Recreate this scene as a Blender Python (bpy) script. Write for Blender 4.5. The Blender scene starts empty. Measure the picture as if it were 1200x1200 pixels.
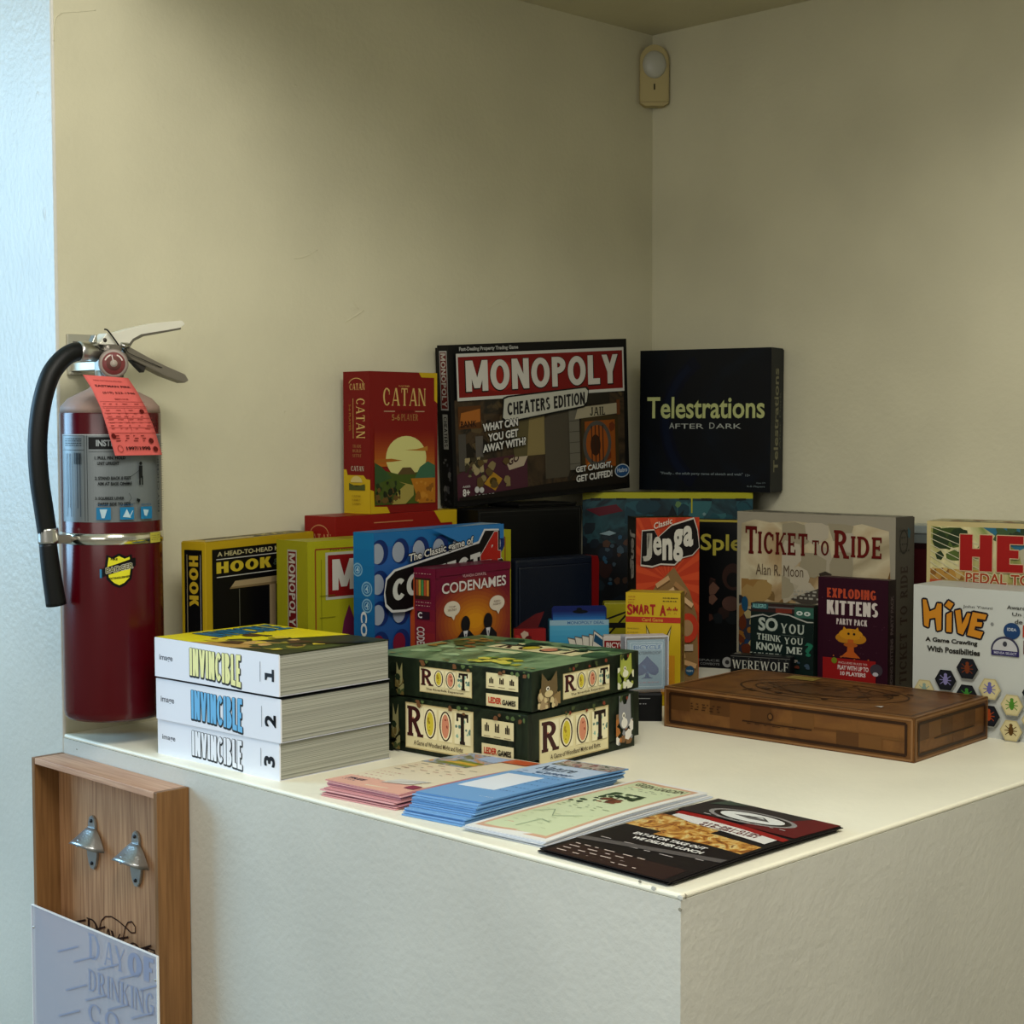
import bpy, bmesh, math, random
from mathutils import Vector, Matrix
random.seed(7)
SC = bpy.context.scene
COL = SC.collection
R = math.radians

# ------------------------------------------------------------------ camera, world, lights, exposure
FPX, PITCH, ROLL, YAW = 1890.22, 0.05464, -0.00249, 0.78298
CAM = Vector((-1.13876, -2.01675, 0.43013))
FW = Vector((math.cos(YAW)*math.cos(PITCH), math.sin(YAW)*math.cos(PITCH), -math.sin(PITCH)))
R0 = Vector((math.sin(YAW), -math.cos(YAW), 0)); U0 = R0.cross(FW)
RT = R0*math.cos(ROLL)+U0*math.sin(ROLL); UP = U0*math.cos(ROLL)-R0*math.sin(ROLL)
cd = bpy.data.cameras.new('camera'); cam = bpy.data.objects.new('camera', cd); COL.objects.link(cam)
cd.sensor_width = 36; cd.lens = FPX/1200*36; cd.clip_start = .02
m = Matrix((RT, UP, -FW)).transposed().to_4x4(); m.translation = CAM
cam.matrix_world = m
SC.camera = cam
def at(px, py, ax, val):                       # the point of the plane (axis ax = val) that a pixel of the photograph shows
    d = FW+RT*((px-600)/FPX)-UP*((py-600)/FPX)
    return CAM+d*((val-CAM[ax])/d[ax])

SC.view_settings.view_transform = 'Standard'; SC.view_settings.look = 'None'
SC.view_settings.gamma = 1; SC.view_settings.use_curve_mapping = False
SC.view_settings.exposure = 0.05
w = bpy.data.worlds.new('world'); SC.world = w; w.use_nodes = True
w.node_tree.nodes['Background'].inputs[0].default_value = (.80, .78, .66, 1)
w.node_tree.nodes['Background'].inputs[1].default_value = .30
def area(name, loc, target, sx, sy, power, col):
    l = bpy.data.lights.new(name, 'AREA'); l.shape = 'RECTANGLE'; l.size = sx; l.size_y = sy; l.energy = power; l.color = col
    o = bpy.data.objects.new(name, l); COL.objects.link(o); o.location = loc
    o.rotation_euler = (Vector(target)-Vector(loc)).to_track_quat('-Z', 'Y').to_euler()
    return o
area('window_daylight', (-1.5, 1.9, .8), (0.1, .1, .3), 1.2, 1.4, 64, (.37, .69, 1))
area('west_fill', (-3.4, -1.9, 1.0), (.9, -.6, .5), 2.0, 1.2, 28, (1, .96, .91))  # added fill that lifts the right wall; no window known there
area('ceiling_lamp', (-.7, -1.9, 1.85), (0.2, -.7, .3), 1.0, 1.0, 54, (1, .96, .88))


# ------------------------------------------------------------------ materials
def lin(h):
    if isinstance(h, str):
        h = h.lstrip('#'); h = [int(h[i:i+2], 16)/255 for i in (0, 2, 4)]
    return tuple(c/12.92 if c <= .04045 else ((c+.055)/1.055)**2.4 for c in h)+(1,)
MATS = {}
def mat(name, col, rough=.45, metal=0, spec=.5, bump=0, bscale=200, coat=0, var=0, vscale=6, stretch=None):
    key = name
    if key in MATS: return MATS[key]
    m = bpy.data.materials.new(name); m.use_nodes = True; nt = m.node_tree; b = nt.nodes['Principled BSDF']
    b.inputs['Base Color'].default_value = lin(col); b.inputs['Roughness'].default_value = rough
    b.inputs['Metallic'].default_value = metal; b.inputs['Specular IOR Level'].default_value = spec
    b.inputs['Coat Weight'].default_value = coat
    if bump or var:
        tc = nt.nodes.new('ShaderNodeTexCoord'); mp = nt.nodes.new('ShaderNodeMapping')
        nt.links.new(tc.outputs['Object'], mp.inputs[0])
        if stretch: mp.inputs['Scale'].default_value = stretch
    if bump:
        n = nt.nodes.new('ShaderNodeTexNoise'); n.inputs['Scale'].default_value = bscale; n.inputs['Detail'].default_value = 5
        bp = nt.nodes.new('ShaderNodeBump'); bp.inputs['Strength'].default_value = bump; bp.inputs['Distance'].default_value = .002
        nt.links.new(mp.outputs[0], n.inputs['Vector']); nt.links.new(n.outputs[0], bp.inputs['Height']); nt.links.new(bp.outputs[0], b.inputs['Normal'])
    if var:
        n = nt.nodes.new('ShaderNodeTexNoise'); n.inputs['Scale'].default_value = vscale; n.inputs['Detail'].default_value = 6
        rp = nt.nodes.new('ShaderNodeValToRGB'); c = lin(col)
        rp.color_ramp.elements[0].color = tuple(v*(1-var) for v in c[:3])+(1,); rp.color_ramp.elements[0].position = .3
        rp.color_ramp.elements[1].color = tuple(min(1, v*(1+var)) for v in c[:3])+(1,); rp.color_ramp.elements[1].position = .7
        nt.links.new(mp.outputs[0], n.inputs['Vector']); nt.links.new(n.outputs[0], rp.inputs[0]); nt.links.new(rp.outputs[0], b.inputs['Base Color'])
    MATS[key] = m; return m
DIM = 1
def ink(h, rough=.4):
    if DIM != 1:                                     # game inks dimmed in colour, standing in for shade among the boxes
        h = '#%02x%02x%02x' % tuple(round(int(h.lstrip('#')[i:i+2], 16)*DIM) for i in (0, 2, 4))
    return mat('ink_'+h.lstrip('#')+('' if rough == .4 else '_%d' % (rough*100)), h, rough, spec=.16)
def artmat(name, cols, scale=18, rough=.4, stretch=(1, 1, 1), dist=1.5, detail=6):
    if name in MATS: return MATS[name]
    m = bpy.data.materials.new(name); m.use_nodes = True; nt = m.node_tree; b = nt.nodes['Principled BSDF']
    b.inputs['Roughness'].default_value = rough; b.inputs['Specular IOR Level'].default_value = .18
    tc = nt.nodes.new('ShaderNodeTexCoord'); mp = nt.nodes.new('ShaderNodeMapping'); mp.inputs['Scale'].default_value = stretch
    n = nt.nodes.new('ShaderNodeTexNoise'); n.inputs['Scale'].default_value = scale; n.inputs['Detail'].default_value = detail
    n.inputs['Distortion'].default_value = dist
    rp = nt.nodes.new('ShaderNodeValToRGB'); e = rp.color_ramp.elements
    while len(e) < len(cols): e.new(.5)
    for i, c in enumerate(cols): e[i].position = .28+.44*i/(len(cols)-1); e[i].color = lin(c)
    nt.links.new(tc.outputs['Object'], mp.inputs[0]); nt.links.new(mp.outputs[0], n.inputs['Vector'])
    nt.links.new(n.outputs[0], rp.inputs[0]); nt.links.new(rp.outputs[0], b.inputs['Base Color'])
    MATS[name] = m; return m
def woodmat(name, c0, c1, rough=.5, ax=2):
    m = bpy.data.materials.new(name); m.use_nodes = True; nt = m.node_tree; b = nt.nodes['Principled BSDF']
    b.inputs['Roughness'].default_value = rough; b.inputs['Specular IOR Level'].default_value = .3
    tc = nt.nodes.new('ShaderNodeTexCoord'); mp = nt.nodes.new('ShaderNodeMapping')
    s = [90, 90, 90]; s[ax] = 3.5; mp.inputs['Scale'].default_value = s
    n = nt.nodes.new('ShaderNodeTexNoise'); n.inputs['Scale'].default_value = 2.6; n.inputs['Detail'].default_value = 7
    rp = nt.nodes.new('ShaderNodeValToRGB'); rp.color_ramp.elements[0].position = .32; rp.color_ramp.elements[1].position = .68
    rp.color_ramp.elements[0].color = lin(c0); rp.color_ramp.elements[1].color = lin(c1)
    nt.links.new(tc.outputs['Object'], mp.inputs[0]); nt.links.new(mp.outputs[0], n.inputs['Vector'])
    nt.links.new(n.outputs[0], rp.inputs[0]); nt.links.new(rp.outputs[0], b.inputs['Base Color'])
    bp = nt.nodes.new('ShaderNodeBump'); bp.inputs['Strength'].default_value = .15; bp.inputs['Distance'].default_value = .001
    nt.links.new(n.outputs[0], bp.inputs['Height']); nt.links.new(bp.outputs[0], b.inputs['Normal'])
    MATS[name] = m; return m
def pagemat(name, c0, c1, freq=900):                     # the fine edges of a block of pages
    m = bpy.data.materials.new(name); m.use_nodes = True; nt = m.node_tree; b = nt.nodes['Principled BSDF']
    b.inputs['Roughness'].default_value = .8
    tc = nt.nodes.new('ShaderNodeTexCoord'); mp = nt.nodes.new('ShaderNodeMapping'); mp.inputs['Scale'].default_value = (2, 2, freq)
    n = nt.nodes.new('ShaderNodeTexNoise'); n.inputs['Scale'].default_value = 1; n.inputs['Detail'].default_value = 3
    rp = nt.nodes.new('ShaderNodeValToRGB'); rp.color_ramp.elements[0].position = .33; rp.color_ramp.elements[1].position = .6
    rp.color_ramp.elements[0].color = lin(c0); rp.color_ramp.elements[1].color = lin(c1)
    nt.links.new(tc.outputs['Object'], mp.inputs[0]); nt.links.new(mp.outputs[0], n.inputs['Vector'])
    nt.links.new(n.outputs[0], rp.inputs[0]); nt.links.new(rp.outputs[0], b.inputs['Base Color'])
    MATS[name] = m; return m
def wallmat(name, col, bump=.35, rough=.42):
    m = bpy.data.materials.new(name); m.use_nodes = True; nt = m.node_tree; b = nt.nodes['Principled BSDF']
    b.inputs['Roughness'].default_value = rough; b.inputs['Specular IOR Level'].default_value = .35
    tc = nt.nodes.new('ShaderNodeTexCoord')
    def noise(s, d):
        n = nt.nodes.new('ShaderNodeTexNoise'); n.inputs['Scale'].default_value = s; n.inputs['Detail'].default_value = d
        nt.links.new(tc.outputs['Object'], n.inputs['Vector']); return n
    n1 = noise(110, 3); n2 = noise(7, 8); mx = nt.nodes.new('ShaderNodeMath'); mx.operation = 'MULTIPLY_ADD'
    mx.inputs[1].default_value = 2.2; nt.links.new(n2.outputs[0], mx.inputs[0]); nt.links.new(n1.outputs[0], mx.inputs[2])
    bp = nt.nodes.new('ShaderNodeBump'); bp.inputs['Strength'].default_value = bump; bp.inputs['Distance'].default_value = .0016
    nt.links.new(mx.outputs[0], bp.inputs['Height']); nt.links.new(bp.outputs[0], b.inputs['Normal'])
    rp = nt.nodes.new('ShaderNodeValToRGB'); c = lin(col); n3 = noise(4, 7)
    rp.color_ramp.elements[0].color = tuple(v*.94 for v in c[:3])+(1,); rp.color_ramp.elements[1].color = tuple(min(1, v*1.05) for v in c[:3])+(1,)
    rp.color_ramp.elements[0].position = .35; rp.color_ramp.elements[1].position = .65
    nt.links.new(n3.outputs[0], rp.inputs[0]); nt.links.new(rp.outputs[0], b.inputs['Base Color'])
    MATS[name] = m; return m

# ------------------------------------------------------------------ mesh helpers
def link(name, me, parent=None, mats=()):
    o = bpy.data.objects.new(name, me); COL.objects.link(o)
    for q in mats: me.materials.append(q)
    if parent is not None: o.parent = parent
    return o
def from_bm(name, bm, ma, parent=None, smooth=False):
    me = bpy.data.meshes.new(name); bmesh.ops.recalc_face_normals(bm, faces=bm.faces); bm.to_mesh(me); bm.free()
    if smooth:
        for p in me.polygons: p.use_smooth = True
    return link(name, me, parent, (ma if isinstance(ma, (list, tuple)) else [ma]))
def bbox(bm, x0, y0, z0, x1, y1, z1, bev=0, M=None, seg=2):
    r = bmesh.ops.create_cube(bm, size=1); vs = r['verts']
    for v in vs: v.co = Vector(((x0+x1)/2+v.co.x*(x1-x0), (y0+y1)/2+v.co.y*(y1-y0), (z0+z1)/2+v.co.z*(z1-z0)))
    es = list({e for v in vs for e in v.link_edges})
    if bev:
        r = bmesh.ops.bevel(bm, geom=es, offset=bev, segments=seg, affect='EDGES', profile=.5)
        vs = list({v for f in r['faces'] for v in f.verts} | {v for v in vs if v.is_valid})
    if M is not None:
        for v in vs: v.co = M @ v.co
    return vs
def boxo(name, x0, y0, z0, x1, y1, z1, ma, parent=None, bev=.0008, M=None, seg=2):
    bm = bmesh.new(); bbox(bm, x0, y0, z0, x1, y1, z1, bev, M, seg); return from_bm(name, bm, ma, parent)
def prism(name, pts, z0, z1, ma, parent=None, M=None, bev=0, smooth=False):       # pts in xy, extruded along z, then M
    bm = bmesh.new(); a = [bm.verts.new((x, y, z0)) for x, y in pts]; f = bm.faces.new(a)
    r = bmesh.ops.extrude_face_region(bm, geom=[f]); vs = [v for v in r['geom'] if isinstance(v, bmesh.types.BMVert)]
    for v in vs: v.co.z = z1
    if bev: bmesh.ops.bevel(bm, geom=list(bm.edges), offset=bev, segments=2, affect='EDGES')
    if M is not None:
        for v in bm.verts: v.co = M @ v.co
    return from_bm(name, bm, ma, parent, smooth)
def lathe(name, prof, ma, parent=None, M=None, n=48, smooth=True):                 # prof [(r, z)]
    bm = bmesh.new(); rings = []
    for r, z in prof:
        rings.append([bm.verts.new((r*math.cos(2*math.pi*i/n), r*math.sin(2*math.pi*i/n), z)) for i in range(n)])
    for a, b in zip(rings, rings[1:]):
        for i in range(n): bm.faces.new((a[i], a[(i+1) % n], b[(i+1) % n], b[i]))
    bm.faces.new(rings[0]); bm.faces.new(rings[-1])
    if M is not None:
        for v in bm.verts: v.co = M @ v.co
    o = from_bm(name, bm, ma, parent, smooth)
    return o
def spline(pts, k=8):
    out = []; P = [pts[0]]+list(pts)+[pts[-1]]
    for i in range(1, len(P)-2):
        a, b, c, d = [Vector(q) for q in P[i-1:i+3]]
        for j in range(k):
            t = j/k; out.append(.5*((2*b)+(c-a)*t+(2*a-5*b+4*c-d)*t*t+(3*b-a-3*c+d)*t**3))
    out.append(Vector(pts[-1])); return out
def tube(name, pts, rad, ma, parent=None, n=16, k=8, flat=1):
    ps = spline(pts, k) if k else [Vector(q) for q in pts]; bm = bmesh.new(); rings = []; up = None
    N = len(ps)
    for i, p in enumerate(ps):
        t = (ps[min(i+1, N-1)]-ps[max(i-1, 0)]).normalized()
        if up is None: up = t.orthogonal().normalized()
        up = (up-t*up.dot(t)).normalized(); s = t.cross(up)
        r = rad if not callable(rad) else rad(i/(N-1))
        rings.append([bm.verts.new(p+up*(r*math.cos(2*math.pi*j/n))+s*(r*flat*math.sin(2*math.pi*j/n))) for j in range(n)])
    for a, b in zip(rings, rings[1:]):
        for i in range(n): bm.faces.new((a[i], a[(i+1) % n], b[(i+1) % n], b[i]))
    bm.faces.new(rings[0]); bm.faces.new(rings[-1])
    return from_bm(name, bm, ma, parent, True)
def tag(o, label=None, cat=None, group=None, kind=None):
    if label: o['label'] = label
    if cat: o['category'] = cat
    if group: o['group'] = group
    if kind: o['kind'] = kind
    return o
def frame(loc, yaw, lean=0, roll=0):
    w = Vector((math.cos(yaw), math.sin(yaw), 0)); d = Vector((-math.sin(yaw), math.cos(yaw), 0)); u = Vector((0, 0, 1))
    u2 = u*math.cos(lean)+d*math.sin(lean); d2 = d*math.cos(lean)-u*math.sin(lean)
    w2 = w*math.cos(roll)+u2*math.sin(roll); u3 = u2*math.cos(roll)-w*math.sin(roll)
    m = Matrix((w2, d2, u3)).transposed().to_4x4(); m.translation = Vector(loc); return m
def empty(name, M, label=None, cat=None, group=None):
    o = bpy.data.objects.new(name, None); COL.objects.link(o); o.matrix_world = M; o.empty_display_size = .02
    return tag(o, label, cat, group)

# ------------------------------------------------------------------ printing: flat shapes and lettering on faces
def diag(x0, y0, x1, y1, w): return [(x0, y0), (x0+w, y0), (x1+w, y1), (x1, y1)]
def rct(x0, y0, x1, y1): return [(x0, y0), (x1, y0), (x1, y1), (x0, y1)]
def ring(cx, cy, rx, ry, wv, wh, a0=0, a1=360, n=20):
    out = []; pr = None
    for i in range(n+1):
        a = R(a0+(a1-a0)*i/n); c, s = math.cos(a), math.sin(a)
        q = ((cx+rx*c, cy+ry*s), (cx+(rx-wv)*c, cy+(ry-wh)*s))
        if pr: out.append([pr[1], pr[0], q[0], q[1]])
        pr = q
    return out
def glyph(c, S, H, e):
    """capital letter as polygons in a box of height 1: S thick stroke, H thin stroke, e serif length"""
    T = max(H, S*.45) if e else S
    P = []
    def foot(x, y, wd):
        if e: P.append(rct(x-e, 0 if y == 0 else 1-H*.8, x+wd+e, H*.8 if y == 0 else 1))
    def stem(x, s=S, a=0, b=1):
        P.append(rct(x, a, x+s, b))
        if a == 0: foot(x, 0, s)
        if b == 1: foot(x, 1, s)
    W = .62
    if c == ' ': return P, .35
    if c == 'A':
        W = .8; P += [diag(0, 0, .5*(W-T), 1, T), diag(W-S, 0, .5*(W-T)-.0, 1, S), rct(.18*W, .27, .82*W, .27+H)]; foot(0, 0, T); foot(W-S, 0, S)
    elif c == 'B':
        stem(0); P += ring(.25, .27, .37, .27, S, H, -90, 90)+ring(.22, .76, .33, .24, S, H, -90, 90)+[rct(0, 0, .26, H), rct(0, 1-H, .24, 1), rct(0, .52-H/2, .25, .52+H/2)]
    elif c == 'C': W = .74; P += ring(W/2+.03, .5, W/2+.03, .5, S, H, 42, 318); P += ([rct(W-.1, .62, W-.1+H*.8, .9)] if e else [])
    elif c == 'D': W = .72; stem(0); P += ring(.25, .5, W-.25, .5, S, H, -90, 90)+[rct(0, 0, .26, H), rct(0, 1-H, .26, 1)]
    elif c in 'EF':
        W = .56; stem(0); P += [rct(0, 1-H, W, 1), rct(0, .5-H/2, W*.82, .5+H/2)]
        if c == 'E': P.append(rct(0, 0, W, H))
        if e: P += [rct(W-H*.7, .74, W, 1), rct(W*.82-H*.6, .38, W*.82, .62)]+([rct(W-H*.7, 0, W, .26)] if c == 'E' else [])
    elif c == 'G': W = .76; P += ring(W/2+.03, .5, W/2+.03, .5, S, H, 42, 330)+[rct(W-S, .08, W, .48), rct(W*.55, .48-H, W, .48)]
    elif c == 'H': W = .7; stem(0); stem(W-S); P.append(rct(0, .5-H/2, W, .5+H/2))
    elif c == 'I': W = S; stem(0)
    elif c == 'J': W = .5; stem(W-S, b=1, a=.28); P += ring(W/2, .28, W/2, .28, S, H, 180, 360)
    elif c == 'K': W = .7; stem(0); P += [diag(S*.6, .42, W-T*1.1, 1, T), diag(W*.34, .56, W-S*.9, 0, S)]; foot(W-S*.9, 0, S); foot(W-T*1.1, 1, T)
    elif c == 'L': W = .54; stem(0); P.append(rct(0, 0, W, H)); P += ([rct(W-H*.7, 0, W, .28)] if e else [])
    elif c == 'M': W = .9; stem(0, T); stem(W-S); P += [diag(T*.2, 1, W/2-S*.5, .1, S), diag(W/2-T*.5, .1, W-S, 1, T)]
    elif c == 'N': W = .72; stem(0, T); stem(W-T, T); P += [diag(0, 1, W-S, 0, S)]
    elif c == 'O': W = .8; P += ring(W/2, .5, W/2, .5, S, H, n=28)
    elif c == 'P': W = .6; stem(0); P += ring(.24, .72, W-.24, .28, S, H, -90, 90)+[rct(0, .44, .25, .44+H), rct(0, 1-H, .25, 1)]
    elif c == 'R': W = .68; stem(0); P += ring(.24, .73, .36, .27, S, H, -90, 90)+[rct(0, .46, .25, .46+H), rct(0, 1-H, .25, 1), diag(.2, .5, W-S*.95, 0, S)]; foot(W-S*.95, 0, S)
    elif c == 'S':
        W = .58; P += ring(W/2, .74, W/2, .26, S*.9, H, 30, 270)+ring(W/2, .26, W/2, .26+.0, S*.9, H, -150, 90)
    elif c == 'T': W = .68; stem(W/2-S/2, b=.99); P.append(rct(0, 1-H, W, 1)); P += ([rct(0, .74, H*.7, 1), rct(W-H*.7, .74, W, 1)] if e else [])
    elif c == 'U': W = .7; P += [rct(0, .3, S, 1), rct(W-T, .3, W, 1)]+ring(W/2, .32, W/2, .32, S, H, 180, 360); foot(0, 1, S); foot(W-T, 1, T)
    elif c == 'V': W = .76; P += [diag(.5*(W-S), 0, 0, 1, S), diag(.5*(W-S)+.0, 0, W-T, 1, T)]; foot(0, 1, S); foot(W-T, 1, T)
    elif c == 'W': W = 1.1; P += [diag(W*.2, 0, 0, 1, S), diag(W*.2, 0, W*.42, 1, T), diag(W*.66, 0, W*.42, 1, S), diag(W*.66, 0, W-T, 1, T)]; foot(0, 1, S); foot(W-T, 1, T)
    elif c == 'Y': W = .74; P += [rct(W/2-S/2, 0, W/2+S/2, .45), diag(W/2-S/2, .4, 0, 1, S), diag(W/2-S/2, .4, W-T, 1, T)]; foot(W/2-S/2, 0, S)
    elif c == 'X': W = .74; P += [diag(0, 0, W-T, 1, T), diag(W-S, 0, 0, 1, S)]
    elif c == 'Z': W = .62; P += [rct(0, 0, W, H), rct(0, 1-H, W, 1), diag(0, 0, W-S, 1, S)]
    return P, W
TEXTS = {}
def textpolys(s, font):
    """font 'D' plain, 'B' bold, 'K' very bold (built-in font), 'serif', 'block', 'slab' (letters drawn above)"""
    key = (s, font)
    if key in TEXTS: return TEXTS[key]
    polys = []
    if font in ('serif', 'block', 'slab', 'cond', 'fat', 'heavy'):
        S, H, e = {'serif': (.17, .07, .06), 'block': (.19, .17, 0), 'slab': (.2, .13, .05), 'cond': (.3, .17, 0), 'fat': (.27, .22, 0), 'heavy': (.235, .2, 0)}[font]
        x = 0
        for c in s:
            P, W = glyph(c, S, H, e)
            polys += [[(x+a, b) for a, b in p] for p in P]; x += W+.1+2*e
    else:
        cu = bpy.data.curves.new('t', 'FONT'); cu.body = s; cu.resolution_u = 3; cu.offset = {'D': 0, 'B': .018, 'K': .035}[font]
        ob = bpy.data.objects.new('t', cu); me = bpy.data.meshes.new_from_object(ob)
        vs = [(v.co.x, v.co.y) for v in me.vertices]; polys = [[vs[i] for i in p.vertices] for p in me.polygons]
        bpy.data.objects.remove(ob); bpy.data.curves.remove(cu); bpy.data.meshes.remove(me)
    xs = [p[0] for q in polys for p in q]; ys = [p[1] for q in polys for p in q]
    r = (polys, min(xs), min(ys), max(xs), max(ys)) if xs else ([], 0, 0, 1, 1)
    TEXTS[key] = r; return r
def clip(p, ax, v, keep_low):
    out = []
    for a, b in zip(p, p[1:]+p[:1]):
        ia = (a[ax] <= v) == keep_low or a[ax] == v; ib = (b[ax] <= v) == keep_low or b[ax] == v
        if ia: out.append(a)
        if ia != ib:
            t = (v-a[ax])/(b[ax]-a[ax]); q = [a[0]+(b[0]-a[0])*t, a[1]+(b[1]-a[1])*t]; q[ax] = v; out.append(tuple(q))
    return out
def cut(p, sub):                                  # slice a shape so that it can follow a curved face
    todo = [list(p)]
    for ax in (0, 1):
        n = sub[ax]
        if n < 2: continue
        res = []
        for q in todo:
            lo = min(v[ax] for v in q); hi = max(v[ax] for v in q); k = math.floor(lo*n+1e-9)+1
            while k/n < hi-1e-9:
                a = clip(q, ax, k/n, True); q = clip(q, ax, k/n, False)
                if len(a) > 2: res.append(a)
                k += 1
                if len(q) < 3: break
            if len(q) > 2: res.append(q)
        todo = res
    return todo
class Art:
    """prints on one face; coordinates run 0..1 over the face, y up; every call is one layer of ink"""
    def __init__(s, parent, O, U, V, W, H, name='printed_face', mp=None, step=1e-4, sub=(1, 1), fy=1):
        s.parent, s.O, s.U, s.V, s.W, s.H, s.name, s.mp = parent, Vector(O), Vector(U), Vector(V), W, H, name, mp
        s.N = s.U.cross(s.V); s.k = 1; s.vs = []; s.fs = []; s.mi = []; s.ms = []; s.step = step; s.sub = sub; s.fy = fy; s.e = 0
    def pt(s, x, y):
        y = 1-(1-y)*s.fy
        if s.mp: return s.mp(x, y, s.k*s.step+s.e)
        return s.O+s.U*(x*s.W)+s.V*(y*s.H)+s.N*(s.k*s.step+s.e)
    def add(s, polys, m):
        if isinstance(m, str): m = ink(m)
        if m not in s.ms: s.ms.append(m)
        i = s.ms.index(m)
        if s.sub != (1, 1): polys = [q for p in polys for q in cut(p, s.sub)]
        if not s.mp:                                 # nothing prints past the edges of the face
            for ax, v, lo in ((0, 0, False), (0, 1, True), (1, 1-1/s.fy, False), (1, 1, True)):
                polys = [q if all((c_[ax] <= v+1e-9) == lo or abs(c_[ax]-v) < 1e-9 for c_ in q) else clip(list(q), ax, v, lo) for q in polys if q]
            polys = [q for q in polys if len(q) > 2]
        for n_, p in enumerate(polys):
            s.e = (n_ % 16)*5e-6*(s.step/1e-4); b = len(s.vs); s.vs += [s.pt(x, y) for x, y in p]; s.fs.append(list(range(b, b+len(p)))); s.mi.append(i)
        s.k += 1
        return s
    def rect(s, x0, y0, x1, y1, m, n=1): return s.add([rct(x0+(x1-x0)*i/n, y0, x0+(x1-x0)*(i+1)/n, y1) for i in range(n)], m)
    def poly(s, pts, m): return s.add([pts], m)
    def ell(s, cx, cy, rx, ry, m, n=28, a0=0, a1=360):
        return s.add([[(cx+rx*math.cos(R(a0+(a1-a0)*i/n)), cy+ry*math.sin(R(a0+(a1-a0)*i/n))) for i in range(n+(a1-a0 < 360))]], m)
    def line(s, pts, w, m):                         # w in metres
        q = []
        for (x0, y0), (x1, y1) in zip(pts, pts[1:]):
            dx, dy = (x1-x0)*s.W, (y1-y0)*s.H; L = math.hypot(dx, dy) or 1; nx, ny = -dy/L*w/2/s.W, dx/L*w/2/s.H
            q.append([(x0-nx, y0-ny), (x1-nx, y1-ny), (x1+nx, y1+ny), (x0+nx, y0+ny)])
        return s.add(q, m)
    def border(s, x0, y0, x1, y1, w, m): return s.line([(x0, y0), (x1, y0), (x1, y1), (x0, y1), (x0, y0)], w, m)
    def strips(s, x0, y0, x1, y1, c0, c1, n=10):
        a, b = [[int(c[i:i+2], 16) for i in (1, 3, 5)] for c in (c0, c1)]
        for i in range(n):
            t = i/(n-1); c = '#%02x%02x%02x' % tuple(int(p+(q-p)*t) for p, q in zip(a, b)); k = s.k
            s.add([rct(x0, y0+(y1-y0)*i/n, x1, y0+(y1-y0)*(i+1)/n)], c); s.k = k
        s.k += 1; return s
    def text(s, t, x0, y0, x1, y1, m, font='B', rot=0, slope=0, grow=0, arch=0):
        polys, a, b, c, d = textpolys(t, font)
        out = []
        for p in polys:
            q = []
            for x, y in p:
                u, v = (x-a)/(c-a), (y-b)/(d-b)
                if arch: v = v+arch*(4*(u-.5)**2)
                if rot == 90: u, v = 1-v, u
                elif rot == -90: u, v = v, 1-u
                elif rot == 180: u, v = 1-u, 1-v
                X = x0+(x1-x0)*u; q.append((X, y0+(y1-y0)*v+slope*(X-x0)))
            out.append(q)
        if grow:                                    # a dark halo: the same letters shifted round by grow metres
            res = []
            for g in range(8):
                dx, dy = grow*math.cos(g*math.pi/4)/s.W, grow*math.sin(g*math.pi/4)/s.H
                res += [[(x+dx, y+dy) for x, y in p] for p in out]
            out = res
        return s.add(out, m)
    def tout(s, t, x0, y0, x1, y1, m, halo, font='B', g=.0012, **k):
        s.text(t, x0, y0, x1, y1, halo, font, grow=g, **k); return s.text(t, x0, y0, x1, y1, m, font, **k)
    def lines(s, x0, y0, x1, y1, n, w, m, seed=1, gap=.12):   # rows of small unreadable print
        rr = random.Random(seed); q = []
        for i in range(n):
            y = y1-(y1-y0)*(i+.5)/n; x = x0
            while x < x1-.005*(x1-x0):
                L = (x1-x0)*rr.uniform(.04, .14); xe = min(x+L, x1)
                q.append(rct(x, y-w/2/s.H, xe, y+w/2/s.H)); x = xe+(x1-x0)*gap*rr.uniform(.15, .4)
            if rr.random() < .3 and q: q.pop()
        return s.add(q, m)
    def blobs(s, x0, y0, x1, y1, n, r0, r1, cols, seed=1):    # little painted patches of an illustration
        rr = random.Random(seed)
        for c in cols:
            q = []
            for i in range(n):
                cx, cy = rr.uniform(x0, x1), rr.uniform(y0, y1); r = rr.uniform(r0, r1); k = rr.randint(5, 8); ph = rr.random()*6
                q.append([(min(max(cx+r*rr.uniform(.6, 1.1)*math.cos(ph+6.283*j/k)/s.W, x0), x1), min(max(cy+r*rr.uniform(.6, 1.1)*math.sin(ph+6.283*j/k)/s.H, y0), y1)) for j in range(k)])
            s.add(q, c)
        return s
    def build(s):
        me = bpy.data.meshes.new(s.name); me.from_pydata([tuple(v) for v in s.vs], [], s.fs)
        for q in s.ms: me.materials.append(q)
        me.polygons.foreach_set('material_index', s.mi); me.update()
        o = bpy.data.objects.new(s.name, me); COL.objects.link(o); o.parent = s.parent; return o

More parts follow.
